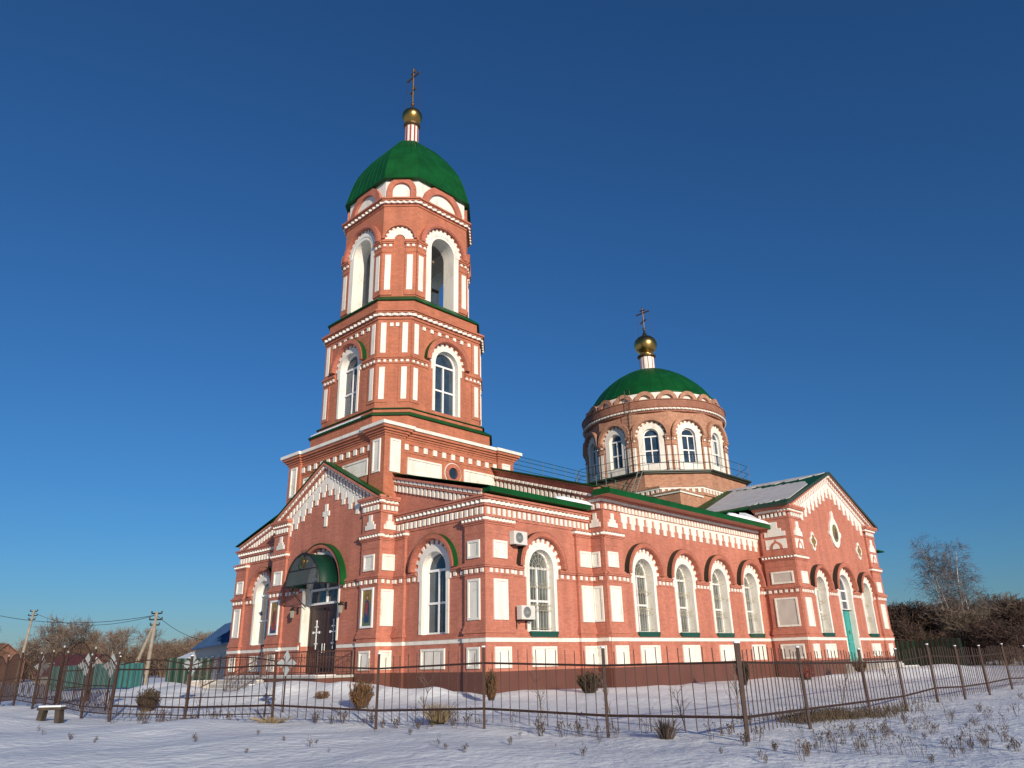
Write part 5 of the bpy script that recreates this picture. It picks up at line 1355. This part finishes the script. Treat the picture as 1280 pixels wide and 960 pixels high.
# ================================================================== village on the left, sheds and fences
def house(name, label, ax, ay, bx, by, depth, ze, zr, wallm, roofm, snow=False, floor=None):
    """gabled house; a->b is the eave wall towards the camera, depth behind it"""
    u = Vector((bx-ax,by-ay,0)); L = u.length; u.normalize(); v = Vector((-u.y,u.x,0))
    t_ = thing(name, label, 'house', (ax,ay,0)); z0 = gz(ax,ay)-.3
    P = lambda s_, d_, z: (u.x*s_+v.x*d_, u.y*s_+v.y*d_, z)
    q_ = MB(); dm_ = depth/2
    vs = [P(0,0,z0),P(L,0,z0),P(L,depth,z0),P(0,depth,z0),P(0,0,ze),P(L,0,ze),P(L,depth,ze),P(0,depth,ze),P(0,dm_,zr-.1),P(L,dm_,zr-.1)]
    q_.poly(vs, [(0,1,5,4),(2,3,7,6),(1,2,6,9,5),(3,0,4,8,7)]); w_ = q_.build('house_wall', M[wallm], t_)
    q_ = MB(); o_ = .35; k_ = (zr-ze)/dm_
    slope_roof(q_, [P(-o_,-o_,ze-o_*k_),P(L+o_,-o_,ze-o_*k_),P(L+o_,dm_,zr),P(-o_,dm_,zr)], .1); slope_roof(q_, [P(-o_,dm_,zr),P(L+o_,dm_,zr),P(L+o_,depth+o_,ze-o_*k_),P(-o_,depth+o_,ze-o_*k_)], .1)
    r_ = q_.build('roof', M[roofm], t_)
    q_ = MB()
    for k in range(int(L/1.1)): q_.tube(P(.5+1.1*k,-o_,ze-o_*k_+.03),P(.5+1.1*k,dm_,zr+.03),.03,n=4)
    q_.build('roof_seam', M[roofm], r_)
    if snow:
        q_ = MB(); slope_roof(q_, [P(-o_*.8,-o_*.9,ze-o_*k_*.9+.12),P(L*.97,-o_*.9,ze-o_*k_*.9+.12),P(L*.9,dm_*.8,ze+(zr-ze)*.8+.12),P(.3,dm_*.85,ze+(zr-ze)*.85+.12)], .1); q_.build('roof_snow', M['snowcap'], r_)
    for k in range(max(1,int(L/3.2))):
        s_ = 1.2+3.2*k
        if s_+1 > L: break
        q_ = MB(); q_.poly([P(s_,-.03,z0+1.2),P(s_+1,-.03,z0+1.2),P(s_+1,-.03,z0+2.3),P(s_,-.03,z0+2.3)],[(0,1,2,3)]); g_ = q_.build('window', M['glass'], t_)
        q_ = MB()
        for (a,b,c,d) in ((s_-.06,s_,z0+1.14,z0+2.36),(s_+1,s_+1.06,z0+1.14,z0+2.36),(s_,s_+1,z0+1.14,z0+1.2),(s_,s_+1,z0+2.3,z0+2.36),(s_+.47,s_+.53,z0+1.2,z0+2.3)): q_.poly([P(a,-.06,c),P(b,-.06,c),P(b,-.06,d),P(a,-.06,d)],[(0,1,2,3)])
        q_.build('frame', M['frame'], g_)
    return t_
x0,y0 = ray_xy(243,74); x1,y1 = ray_xy(306,50)
house('village_house', 'pale house with a blue metal roof behind the left corner of the church', x0,y0,x1,y1, 4.4, 3.35, 5.15, 'housewall', 'blueroof')
x0,y0 = ray_xy(52,94); x1,y1 = ray_xy(92,90)
house('village_house', 'low house with a maroon roof behind the teal fence', x0,y0,x1,y1, 4.5, 1.5, 3.1, 'housewall', 'maroon')
x0,y0 = ray_xy(-88,128); x1,y1 = ray_xy(-24,118)
house('village_house', 'brown house with a snow covered roof at the left edge', x0,y0,x1,y1, 5.5, 3.0, 5.0, 'brownwall', 'brownwall', True)
x0,y0 = ray_xy(218,78); x1,y1 = ray_xy(235,74)
house('village_shed', 'small pale shed with snow on its roof beside the blue roofed house', x0,y0,x1,y1, 3, 2.2, 2.9, 'housewall', 'housewall', True)
def sheet_fence(name, label, pts, z0, z1, mat):
    t_ = thing(name, label, 'fence', (0,0,0)); q_ = MB(); p2 = MB()
    for (ax,ay),(bx,by) in zip(pts[:-1], pts[1:]):
        a, b = Vector((ax,ay,0)), Vector((bx,by,0)); L = (b-a).length; d_ = (b-a).normalized(); nrm = Vector((-d_.y,d_.x,0)); n = int(L/.1); vs = []
        for k in range(n+1):
            p = a+d_*(L*k/n); off = (.02 if (k//2) % 2 else -.02); g = gz(p.x,p.y)
            vs += [tuple(p+nrm*off+Vector((0,0,g+z0))), tuple(p+nrm*off+Vector((0,0,g+z1)))]
        q_.poly(vs, [(2*k,2*k+2,2*k+3,2*k+1) for k in range(n)])
        for k in range(int(L/2.5)+1):
            p = a+d_*min(L,2.5*k)-nrm*.06*(-1); g = gz(p.x,p.y); p2.tube(p+Vector((0,0,g-.2)),p+Vector((0,0,g+z1)),.04,n=4)
    q_.build('sheet_panel', M[mat], t_); p2.build('post', M['irondark'], t_); return t_
sheet_fence('sheet_fence', 'teal corrugated metal fence in front of the village trees', [ray_xy(66,60),ray_xy(140,57),ray_xy(181,55)], .1, 1.55, 'tealfence')
sheet_fence('sheet_fence', 'dark green corrugated fence left of the church steps', [ray_xy(210,50),ray_xy(240,49.5),ray_xy(266,49)], .1, 1.7, 'greenfence')
sheet_fence('sheet_fence', 'dark green corrugated fence right of the church', [ray_xy(1085,68),ray_xy(1150,66),ray_xy(1207,64)], .1, 1.95, 'greenfence')
def pole(label, x, y, h, strut=None, lean_=(0,0)):
    z = gz(x,y); t_ = thing('utility_pole', label, 'utility pole', (x,y,z))
    q_ = MB(); q_.tube((0,0,-.4),(lean_[0],lean_[1],h),.15,.10,n=8); q_.build('pole', M['polewood'], t_)
    if strut: q_ = MB(); q_.tube((strut[0],strut[1],-.4),(lean_[0]*.85,lean_[1]*.85,h*.86),.13,.09,n=8); q_.build('strut', M['polewood'], t_)
    q_ = MB(); d = Vector((.7,-.7,0))
    for hh, w_ in ((h-.1,.34),(h-.5,.42),(h-.85,.3)):
        c = Vector((lean_[0]*hh/h, lean_[1]*hh/h, hh)); q_.tube(c-d*w_, c+d*w_, .045, n=4)
        for sg in (-1,1): q_.tube(c+d*(sg*w_), c+d*(sg*w_)+Vector((0,0,.16)), .05, n=6)
    q_.build('crossarm', M['irondark'], t_); return (x+lean_[0], y+lean_[1], z+h-.2)
xa, ya = ray_xy(184.5,58); ra = CAMR @ Vector((1,0,0))
pa = pole('concrete utility pole with a slanting strut in front of the distant trees', xa, ya, 4.75, (-1.35*ra.x,-1.35*ra.y), (.18*ra.x,.18*ra.y))
xb, yb = ray_xy(24,88); pb = pole('lone utility pole beside the snowy roof at the left edge', xb, yb, 6.9, None, (.55*ra.x,.3*ra.y))
def wire(name, label, p, q, sag, r=.02):
    m_ = MB(); n = 14; prev = None
    for k in range(n+1):
        t_ = k/n; c = Vector(p).lerp(Vector(q), t_); c.z -= sag*4*t_*(1-t_)
        if prev is not None: m_.tube(prev, c, r, n=3, caps=False)
        prev = c
    tag(m_.build(name, M['irondark']), label, 'cable', 'overhead cables on the left')
wire('overhead_cable', 'thin cable running from the strutted pole to the lone pole', pa, pb, .9)
xh, yh = ray_xy(252,66); wire('overhead_cable', 'thin cable dropping from the strutted pole to the blue roof', pa, (xh,yh,3.6), .3)
xh, yh = ray_xy(-60,70); wire('overhead_cable', 'thin cable leaving the strutted pole past the left edge', pa, (xh,yh,6.2), .8)
for px, dd, hh, lb_ in ((103,62,1.9,'thin pale stake by the teal fence, nearer the maroon roof'),(138,58,2.3,'thin pale stake standing in the snow before the teal fence')):
    x, y = ray_xy(px, dd); z = gz(x,y); m_ = MB(); m_.tube((x,y,z-.2),(x+.06,y,z+hh),.04,.03,n=5); tag(m_.build('garden_stake', M['polewood']), lb_, 'stake')

# ================================================================== vegetation
def branch(mb, p, d, L, r, lvl, rnd, droop=0.0, kids=(4,6), spread=.75, minr=.01, n=4):
    segs = 3 if lvl > 1 else 2; pts = [p]; dd = d.copy()
    for k in range(segs):
        dd = (dd+Vector((rnd.gauss(0,.12),rnd.gauss(0,.12),rnd.gauss(0,.08)+.06-droop))).normalized(); pts.append(pts[-1]+dd*(L/segs))
    for k in range(segs):
        r0 = max(minr, r*(1-.6*k/segs)); r1 = max(minr, r*(1-.6*(k+1)/segs)); mb.tube(pts[k], pts[k+1], r0, r1, n=(n if lvl > 1 else 3), caps=False)
    if lvl == 0: return
    m = rnd.randint(*kids)
    for k in range(m):
        t_ = .25+.75*(k+rnd.random())/m; i = min(segs-1, int(t_*segs)); q = pts[i].lerp(pts[i+1], t_*segs-i)
        a = rnd.uniform(0,2*PI); ref = dd.cross(Vector((.3,.2,1))).normalized(); ref.rotate(Matrix.Rotation(a,3,dd))
        nd = (dd*rnd.uniform(.5,.9)+ref*rnd.uniform(spread*.6,spread*1.2)).normalized()
        branch(mb, q, nd, L*rnd.uniform(.42,.66), r*.5, lvl-1, rnd, droop, kids, spread, minr, n)
def make_tree(name, label, cat, seed, h, trunk_r, mat_t, mat_c, lvl=3, stems=1, spread=.75, droop=0.0, minr=.018, kids=(5,7), group=None):
    rnd = random.Random(seed); t_ = thing(name, label, cat, (0,0,0), 0, group); tb_, cb_ = MB(), MB()
    for s_ in range(stems):
        a = 2*PI*s_/stems+rnd.random(); lean_ = .12 if stems == 1 else .32
        d = Vector((math.cos(a)*lean_*rnd.random(), math.sin(a)*lean_*rnd.random(), 1)).normalized()
        p = Vector((math.cos(a)*.25*(stems > 1), math.sin(a)*.25*(stems > 1), -.2)); hh = h*rnd.uniform(.85,1.0) if s_ else h
        segs = 6; pts = [p]
        for k in range(segs):
            d = (d+Vector((rnd.gauss(0,.05),rnd.gauss(0,.05),.05))).normalized(); pts.append(pts[-1]+d*(hh/segs))
        for k in range(segs): tb_.tube(pts[k], pts[k+1], max(.02,trunk_r*(1-.85*k/segs)), max(.02,trunk_r*(1-.85*(k+1)/segs)), n=6, caps=False)
        nb = int(10+h*1.3) if stems == 1 else int(8+h*1.1)
        for k in range(nb):
            t_k = .18+.82*(k+rnd.random())/nb; i = min(segs-1,int(t_k*segs)); q = pts[i].lerp(pts[i+1],t_k*segs-i)
            a2 = k*2.4+rnd.uniform(-.5,.5); nd = Vector((math.cos(a2)*spread, math.sin(a2)*spread, .75+.2*rnd.random())).normalized()
            L = h*(.16+.26*math.sin(PI*min(1,(t_k*.85+.12))))*rnd.uniform(.75,1.1); branch(cb_, q, nd, L, trunk_r*.34*(1.1-t_k), lvl-1, rnd, droop, kids, .8, minr)
    tb_.build('trunk', M[mat_t], t_); cb_.build('crown', M[mat_c], t_); return t_
# bare trees far away on the left
kinds = [make_tree('bare_tree','x','tree',11,8.2,.16,'barkfar','barkfar',3,1,.8,.0,.02,(5,7)), make_tree('bare_tree','x','tree',12,7.0,.14,'barkfar','barkfar',3,2,.8,.0,.022,(4,6)), make_tree('bare_tree','x','tree',13,6.2,.12,'barkfar','barkfar',3,3,.85,.0,.022,(4,6)), make_tree('bare_tree','x','tree',14,9.0,.18,'barkgrey','barkgrey',3,1,.75,.02,.024,(5,7))]
rnd = random.Random(5)
GL = 'bare trees behind the village on the left'
first = [True]*4
def plant(k, x, y, s_, label, group):
    o = kinds[k] if first[k] else dup(kinds[k], (x,y,0))
    first[k] = False; o.location = (x,y,gz(x,y)-.1); o.rotation_euler = (0,0,rnd.uniform(0,6.28)); o.scale = (s_,s_,s_*rnd.uniform(.92,1.08)); o['label'] = label; o['group'] = group
spec = []
for px, k, s_, dd in [(58,3,.74,124),(82,0,.80,126),(95,3,.72,128),(70,0,.70,122),(118,0,.66,125)]: spec.append((px,k,s_,dd,'tall bare tree rising above the hedge of trees on the left'))
for i in range(44):
    spec.append((-70+350*i/43+rnd.uniform(-5,5), rnd.choice([1,2,1,2,0]), rnd.uniform(.58,.82), rnd.uniform(112,150), 'bare brown tree in the row behind the village'))
for px, k, s_, dd, lb_ in spec:
    x, y = ray_xy(px, dd); plant(k, x, y, s_, lb_, GL)
# thicket on the right
GR = 'bare bushes and trees of the thicket on the right'
kinds2 = [make_tree('bare_shrub','x','shrub',21,5.2,.07,'barkred','barkred',3,5,.8,.0,.020,(4,6)), make_tree('bare_shrub','x','shrub',22,4.3,.06,'bark','barkred',3,6,.85,.0,.020,(4,5)), make_tree('bare_shrub','x','shrub',23,6.4,.09,'barkgrey','bark',3,4,.7,.0,.020,(4,6))]
f2 = [True]*3
for i in range(58):
    px = 1085+240*((i*0.618) % 1.0)+rnd.uniform(-4,4); row = i % 3; dd = (74,84,97)[row]+rnd.uniform(-4,4); k = (1,0,2)[row] if rnd.random() < .7 else rnd.randrange(3)
    s_ = rnd.uniform(.72,.98)*(1.0 if px < 1225 else 1.0)*(.78 if row == 0 else 1)
    x, y = ray_xy(px, dd); o = kinds2[k] if f2[k] else dup(kinds2[k], (x,y,0)); f2[k] = False
    o.location = (x,y,gz(x,y)-.15); o.rotation_euler = (0,0,rnd.uniform(0,6.28)); o.scale = (s_*1.15,s_*1.15,s_); o['group'] = GR
    o['label'] = 'bare reddish brown shrub in the thicket behind the right fence'
M['birchtwig'] = flat('birch_twigs', (0.13, 0.105, 0.098), 0.9, 0, 0.35, 1)
# the tall birch
bx, by = ray_xy(1210, 80); 
def make_birch(seed, h):
    rnd = random.Random(seed); t_ = thing('birch_tree', 'tall bare birch with pale trunks above the thicket on the right', 'tree', (bx,by,gz(bx,by)), 0); tb_, cb_ = MB(), MB()
    left = CAMR @ Vector((-1,0,0))
    for s_, (off, ln, hh, r0) in enumerate(((0,.10,h,.15),(-.5,.06,h*.95,.14),(.5,.16,h*.86,.12),(-1.1,-.02,h*.72,.10))):
        p = Vector((-left.x*off*.0+left.x*off,left.y*off,-.3)); d = Vector((left.x*ln,left.y*ln,1)).normalized(); segs = 9; pts = [p]
        for k in range(segs):
            d = (d+Vector((rnd.gauss(0,.03),rnd.gauss(0,.03),.02))).normalized(); pts.append(pts[-1]+d*(hh/segs))
        for k in range(segs): tb_.tube(pts[k], pts[k+1], max(.03,r0*(1-.85*k/segs)), max(.025,r0*(1-.85*(k+1)/segs)), n=7, caps=False)
        nb = 36
        for k in range(nb):
            t_k = .24+.76*(k+rnd.random())/nb; i = min(segs-1,int(t_k*segs)); q = pts[i].lerp(pts[i+1],t_k*segs-i)
            a2 = k*2.4+rnd.uniform(-.6,.6); up_ = .55+.9*t_k; nd = Vector((math.cos(a2)*.6, math.sin(a2)*.6, up_)).normalized()
            L = h*(.05+.17*math.sin(PI*min(1,(1-t_k)*1.1+.06))**.8)*rnd.uniform(.75,1.15); branch(cb_, q, nd, L, .035*(1.2-t_k), 2, rnd, .20, (4,7), .8, .0085, 3)
    tb_.build('trunk', M['birchbark'], t_); cb_.build('crown', M['birchtwig'], t_)
make_birch(31, 10.6)
# a far wood closing the view
def far_wood(name, px0, px1, dist, h, n, mat, seed):
    rnd = random.Random(seed); m_ = MB()
    for i in range(n):
        px = px0+(px1-px0)*(i+rnd.random())/n; x, y = ray_xy(px, dist+rnd.uniform(-12,12)); z = -.2; hh = h*rnd.uniform(.55,1.0)*(.9+.2*math.sin(px*.05+seed))
        for k in range(3):
            a = rnd.uniform(0,6.28); q = Vector((x+rnd.uniform(-.6,.6),y+rnd.uniform(-.6,.6),z)); tip = q+Vector((math.cos(a)*hh*.16,math.sin(a)*hh*.16,hh*rnd.uniform(.8,1))); m_.tube(q, tip, .07, .03, n=3, caps=False)
            for j in range(6):
                c = q.lerp(tip,rnd.uniform(.3,.95)); b = rnd.uniform(0,6.28); e = c+Vector((math.cos(b)*hh*.12,math.sin(b)*hh*.12,hh*rnd.uniform(.05,.2))); m_.tube(c, e, .04, .025, n=3, caps=False)
    o = m_.build(name, M[mat]); o['kind'] = 'stuff'; o['label'] = 'brown bare wood closing the horizon'; return o
far_wood('far_wood', -90, 330, 168, 6.6, 1300, 'barkfar', 3); far_wood('far_wood', 1060, 1400, 118, 5.6, 520, 'barkred', 4)
# conifer bushes and dry shrubs near the church wall
def clump(name, label, x, y, h, r, mat, n, seed, up_=.9, leaf=.05, group=None, cat='bush'):
    rnd = random.Random(seed); z = gz(x,y)-.05; t_ = thing(name, label, cat, (x,y,z), 0, group); m_ = MB(); s_ = MB()
    for i in range(n):
        a = rnd.uniform(0,6.28); rr = r*math.sqrt(rnd.random()); b = Vector((math.cos(a)*rr*.35, math.sin(a)*rr*.35, 0)); e = Vector((math.cos(a)*rr, math.sin(a)*rr, h*(.55+.45*rnd.random())*(1-.25*rr/r)))
        s_.tube(b, e, .010, .004, n=3, caps=False)
        for k in range(9):
            c = b.lerp(e, .25+.75*rnd.random())+Vector((rnd.gauss(0,.02),rnd.gauss(0,.02),0)); d = Vector((rnd.gauss(0,.6),rnd.gauss(0,.6),up_)).normalized()*leaf*rnd.uniform(.8,1.8); w_ = Vector((rnd.gauss(0,1),rnd.gauss(0,1),0)).normalized()*leaf*.28
            m_.face([c-w_, c+w_, c+d])
    s_.build('stems', M['weed'], t_); m_.build('foliage', M[mat], t_); return t_
clump('conifer_bush','square ochre brown conifer bush against the entrance landing', *ray_xy(452,26.5,862),1.0,.42,'thuja',240,41,.9,.07)
clump('conifer_bush','slim rusty conifer in the snow at the church corner', *ray_xy(614,27.0,862),1.15,.22,'thuja',130,42,1.2,.07)
clump('conifer_bush','dark bushy conifer below the nave pilaster', *ray_xy(737,30.0,862),0.9,.5,'thujadark',240,43,.9,.07)
clump('conifer_bush','narrow dark conifer below the last nave windows', *ray_xy(930,36.5,855),1.25,.33,'thujadark',170,44,1.1,.08)
clump('dry_bush','round dark red bush in front of the transept corner', *ray_xy(1008,43.0,850),.75,.45,'robe_red',150,45,.8,.06)
clump('conifer_bush','small ochre conifer bush before the teal side door', *ray_xy(1077,46.5,845),.9,.42,'thuja',140,46,.9,.07)
clump('dry_bush','low rust coloured bush left of the ochre conifer', *ray_xy(403,30.0,868),.35,.3,'thuja',70,47,.7,.05)
clump('conifer_bush','dark brown bush behind the second post of the left fence', -9.5,6.9,.85,.42,'thujadark',170,48,.9,.07)
def straw(name, label, x, y, h, r, n, seed, mat='straw', group=None):
    rnd = random.Random(seed); z = gz(x,y)-.03; m_ = MB()
    for i in range(n):
        a = rnd.uniform(0,6.28); rr = r*rnd.random(); b = Vector((x+math.cos(a)*rr*.4, y+math.sin(a)*rr*.4, z)); k = rnd.uniform(.5,1.0)
        e = b+Vector((math.cos(a)*rr, math.sin(a)*rr, h*k)); c = b.lerp(e,.55)+Vector((0,0,h*.12)); m_.tube(b,c,.006,.005,n=3,caps=False); m_.tube(c,e,.005,.003,n=3,caps=False)
    return tag(m_.build(name, M[mat]), label, 'grass tuft', group)
straw('grass_tuft','large tuft of pale dry grass at the foot of the fence before the church corner', *ray_xy(547,20.6,903),.55,.42,300,51); straw('grass_tuft','flattened straw at the third fence post from the left', *ray_xy(340,21.8,905),.2,.5,140,52); straw('grass_tuft','dark dry tuft outside the fence below the nave', *ray_xy(832,16.4,918),.42,.30,150,53,'weed')
straw('grass_tuft','brown leaf litter at the second fence post from the left', -11.2,.2,.25,.45,110,54,'weed')
# saplings by the fence
def sapling(x, y, h, seed, label):
    rnd = random.Random(seed); t_ = thing('sapling', label, 'young tree', (x,y,gz(x,y)), 0, 'thin bare saplings between fence and church'); m_ = MB(); q_ = MB(); p = Vector((0,0,-.1)); d = Vector((0,0,1)); pts = [p]
    for k in range(4): d = (d+Vector((rnd.gauss(0,.08),rnd.gauss(0,.08),0))).normalized(); pts.append(pts[-1]+d*(h/4))
    for k in range(4): m_.tube(pts[k],pts[k+1],.018*(1-.18*k),.018*(1-.18*(k+1)),n=5,caps=False)
    for k in range(9):
        i = rnd.randint(1,3); c = pts[i].lerp(pts[i+1],rnd.random()); a = rnd.uniform(0,6.28); branch(q_, c, Vector((math.cos(a)*.6,math.sin(a)*.6,.8)).normalized(), h*.3*rnd.uniform(.7,1.2), .008, 1, rnd, 0, (2,3), .6, .004, 3)
    m_.build('stem', M['bark'], t_); q_.build('twigs', M['bark'], t_)
for i, (x, y, h, lb_) in enumerate([(-5.6,-10.0,1.1,'thin bare sapling just behind the fence below the first nave window'),(-6.6,-8.7,1.2,'thin bare sapling behind the fence post at the church corner'),(-2.0,-11.2,1.5,'thin bare sapling behind the fence below the third nave window'),(1.4,-9.4,1.3,'thin bare sapling inside the fence below the last nave window'),(-5.6,-11.9,.9,'short sapling close to the fence post below the nave'),(-10.2,1.3,1.5,'bare sapling inside the fence, left of the entrance steps'),(-9.0,-.2,1.6,'bare sapling inside the fence before the entrance steps'),(-7.2,-5.1,1.1,'bare sapling inside the fence before the ochre conifer'),(6.2,-10.6,1.5,'bare sapling inside the right fence before the transept'),(9.5,-11.0,1.5,'bare sapling inside the right fence before the side door')]): sapling(x,y,h,60+i,lb_)
# dry weeds in the snow
def weed_mesh(seed, h, n):
    rnd = random.Random(seed); m_ = MB()
    for i in range(n):
        a = rnd.uniform(0,6.28); b = Vector((rnd.gauss(0,.05),rnd.gauss(0,.05),-.05)); hh = h*rnd.uniform(.5,1); e = b+Vector((math.cos(a)*hh*.25,math.sin(a)*hh*.25,hh)); c = b.lerp(e,.5)+Vector((rnd.gauss(0,.02),rnd.gauss(0,.02),0)); m_.tube(b,c,.0055,.005,n=3,caps=False); m_.tube(c,e,.005,.003,n=3,caps=False)
        for k in range(rnd.randint(2,4)):
            q = c.lerp(e,rnd.random()); a2 = rnd.uniform(0,6.28); t_ = q+Vector((math.cos(a2)*.06,math.sin(a2)*.06,.07)); m_.tube(q,t_,.004,.003,n=3,caps=False); m_.poly([t_+Vector((.018,0,0)),t_+Vector((-.010,.016,0)),t_+Vector((-.010,-.016,0)),t_+Vector((0,0,.035))],[(0,1,3),(1,2,3),(2,0,3),(0,2,1)])
    return m_
wm = []
for i, (h, n) in enumerate(((.42,6),(.55,4),(.30,9),(.65,3))): wm.append(weed_mesh(80+i,h,n))
wobj = []
rnd = random.Random(17)
def put_weed(k, x, y, s_):
    if k < len(wobj) and wobj[k] is not None: o = wobj[k].copy(); C.objects.link(o)
    else:
        while len(wobj) <= k: wobj.append(None)
        o = wm[k].build('dry_weed', M['weed']); wobj[k] = o
    o.location = (x,y,gz(x,y)); o.rotation_euler = (0,0,rnd.uniform(0,6.28)); o.scale = (s_,s_,s_); tag(o, 'dry brown weed stalks sticking out of the snow', 'weed', 'dry weeds in the snow')
def on_ground(px, py):
    d = CAMR @ Vector(((px-640)/923.0,(py-480)/923.0,1.0)); t_ = (.03-cam.location.z)/d.z; return cam.location.x+d.x*t_, cam.location.y+d.y*t_
for i in range(95):
    px = 1280-280*abs(rnd.gauss(0,.62)); py = rnd.uniform(868,945)
    if px < 860: px = rnd.uniform(1000,1280)
    if py < 868+.2*(1280-px): py += 30
    x, y = on_ground(px, min(py,958)); put_weed(rnd.randrange(4), x, y, rnd.uniform(.35,.85))
for i in range(46):
    px = rnd.uniform(40,1250); py = rnd.uniform(903,955); x, y = on_ground(px, py); put_weed(rnd.choice([0,2]), x, y, rnd.uniform(.2,.5))
for i in range(50):
    j = rnd.randrange(len(POSTS)-1); t_ = rnd.random(); x = POSTS[j][0]+(POSTS[j+1][0]-POSTS[j][0])*t_+rnd.gauss(.25,.4); y = POSTS[j][1]+(POSTS[j+1][1]-POSTS[j][1])*t_+rnd.gauss(0,.3); put_weed(rnd.randrange(4), x, y, rnd.uniform(.5,1.1))
# dry grass fringe along the right fence, nobody could count its blades
m_ = MB()
for i in range(1500):
    x = -2.0+abs(rnd.gauss(0,1))*3.6; 
    if x > 20: continue
    y = -13.0+rnd.gauss(.1,.3)+(.25 if x < 2 else 0); z = gz(x,y); a = rnd.uniform(0,6.28); h = rnd.uniform(.10,.30); m_.tube((x,y,z-.03),(x+math.cos(a)*h*.35,y+math.sin(a)*h*.35,z+h),.008,.003,n=3,caps=False)
o = m_.build('dry_grass', M['fringe']); o['kind'] = 'stuff'; o['label'] = 'dry yellow grass fringe along the right fence'
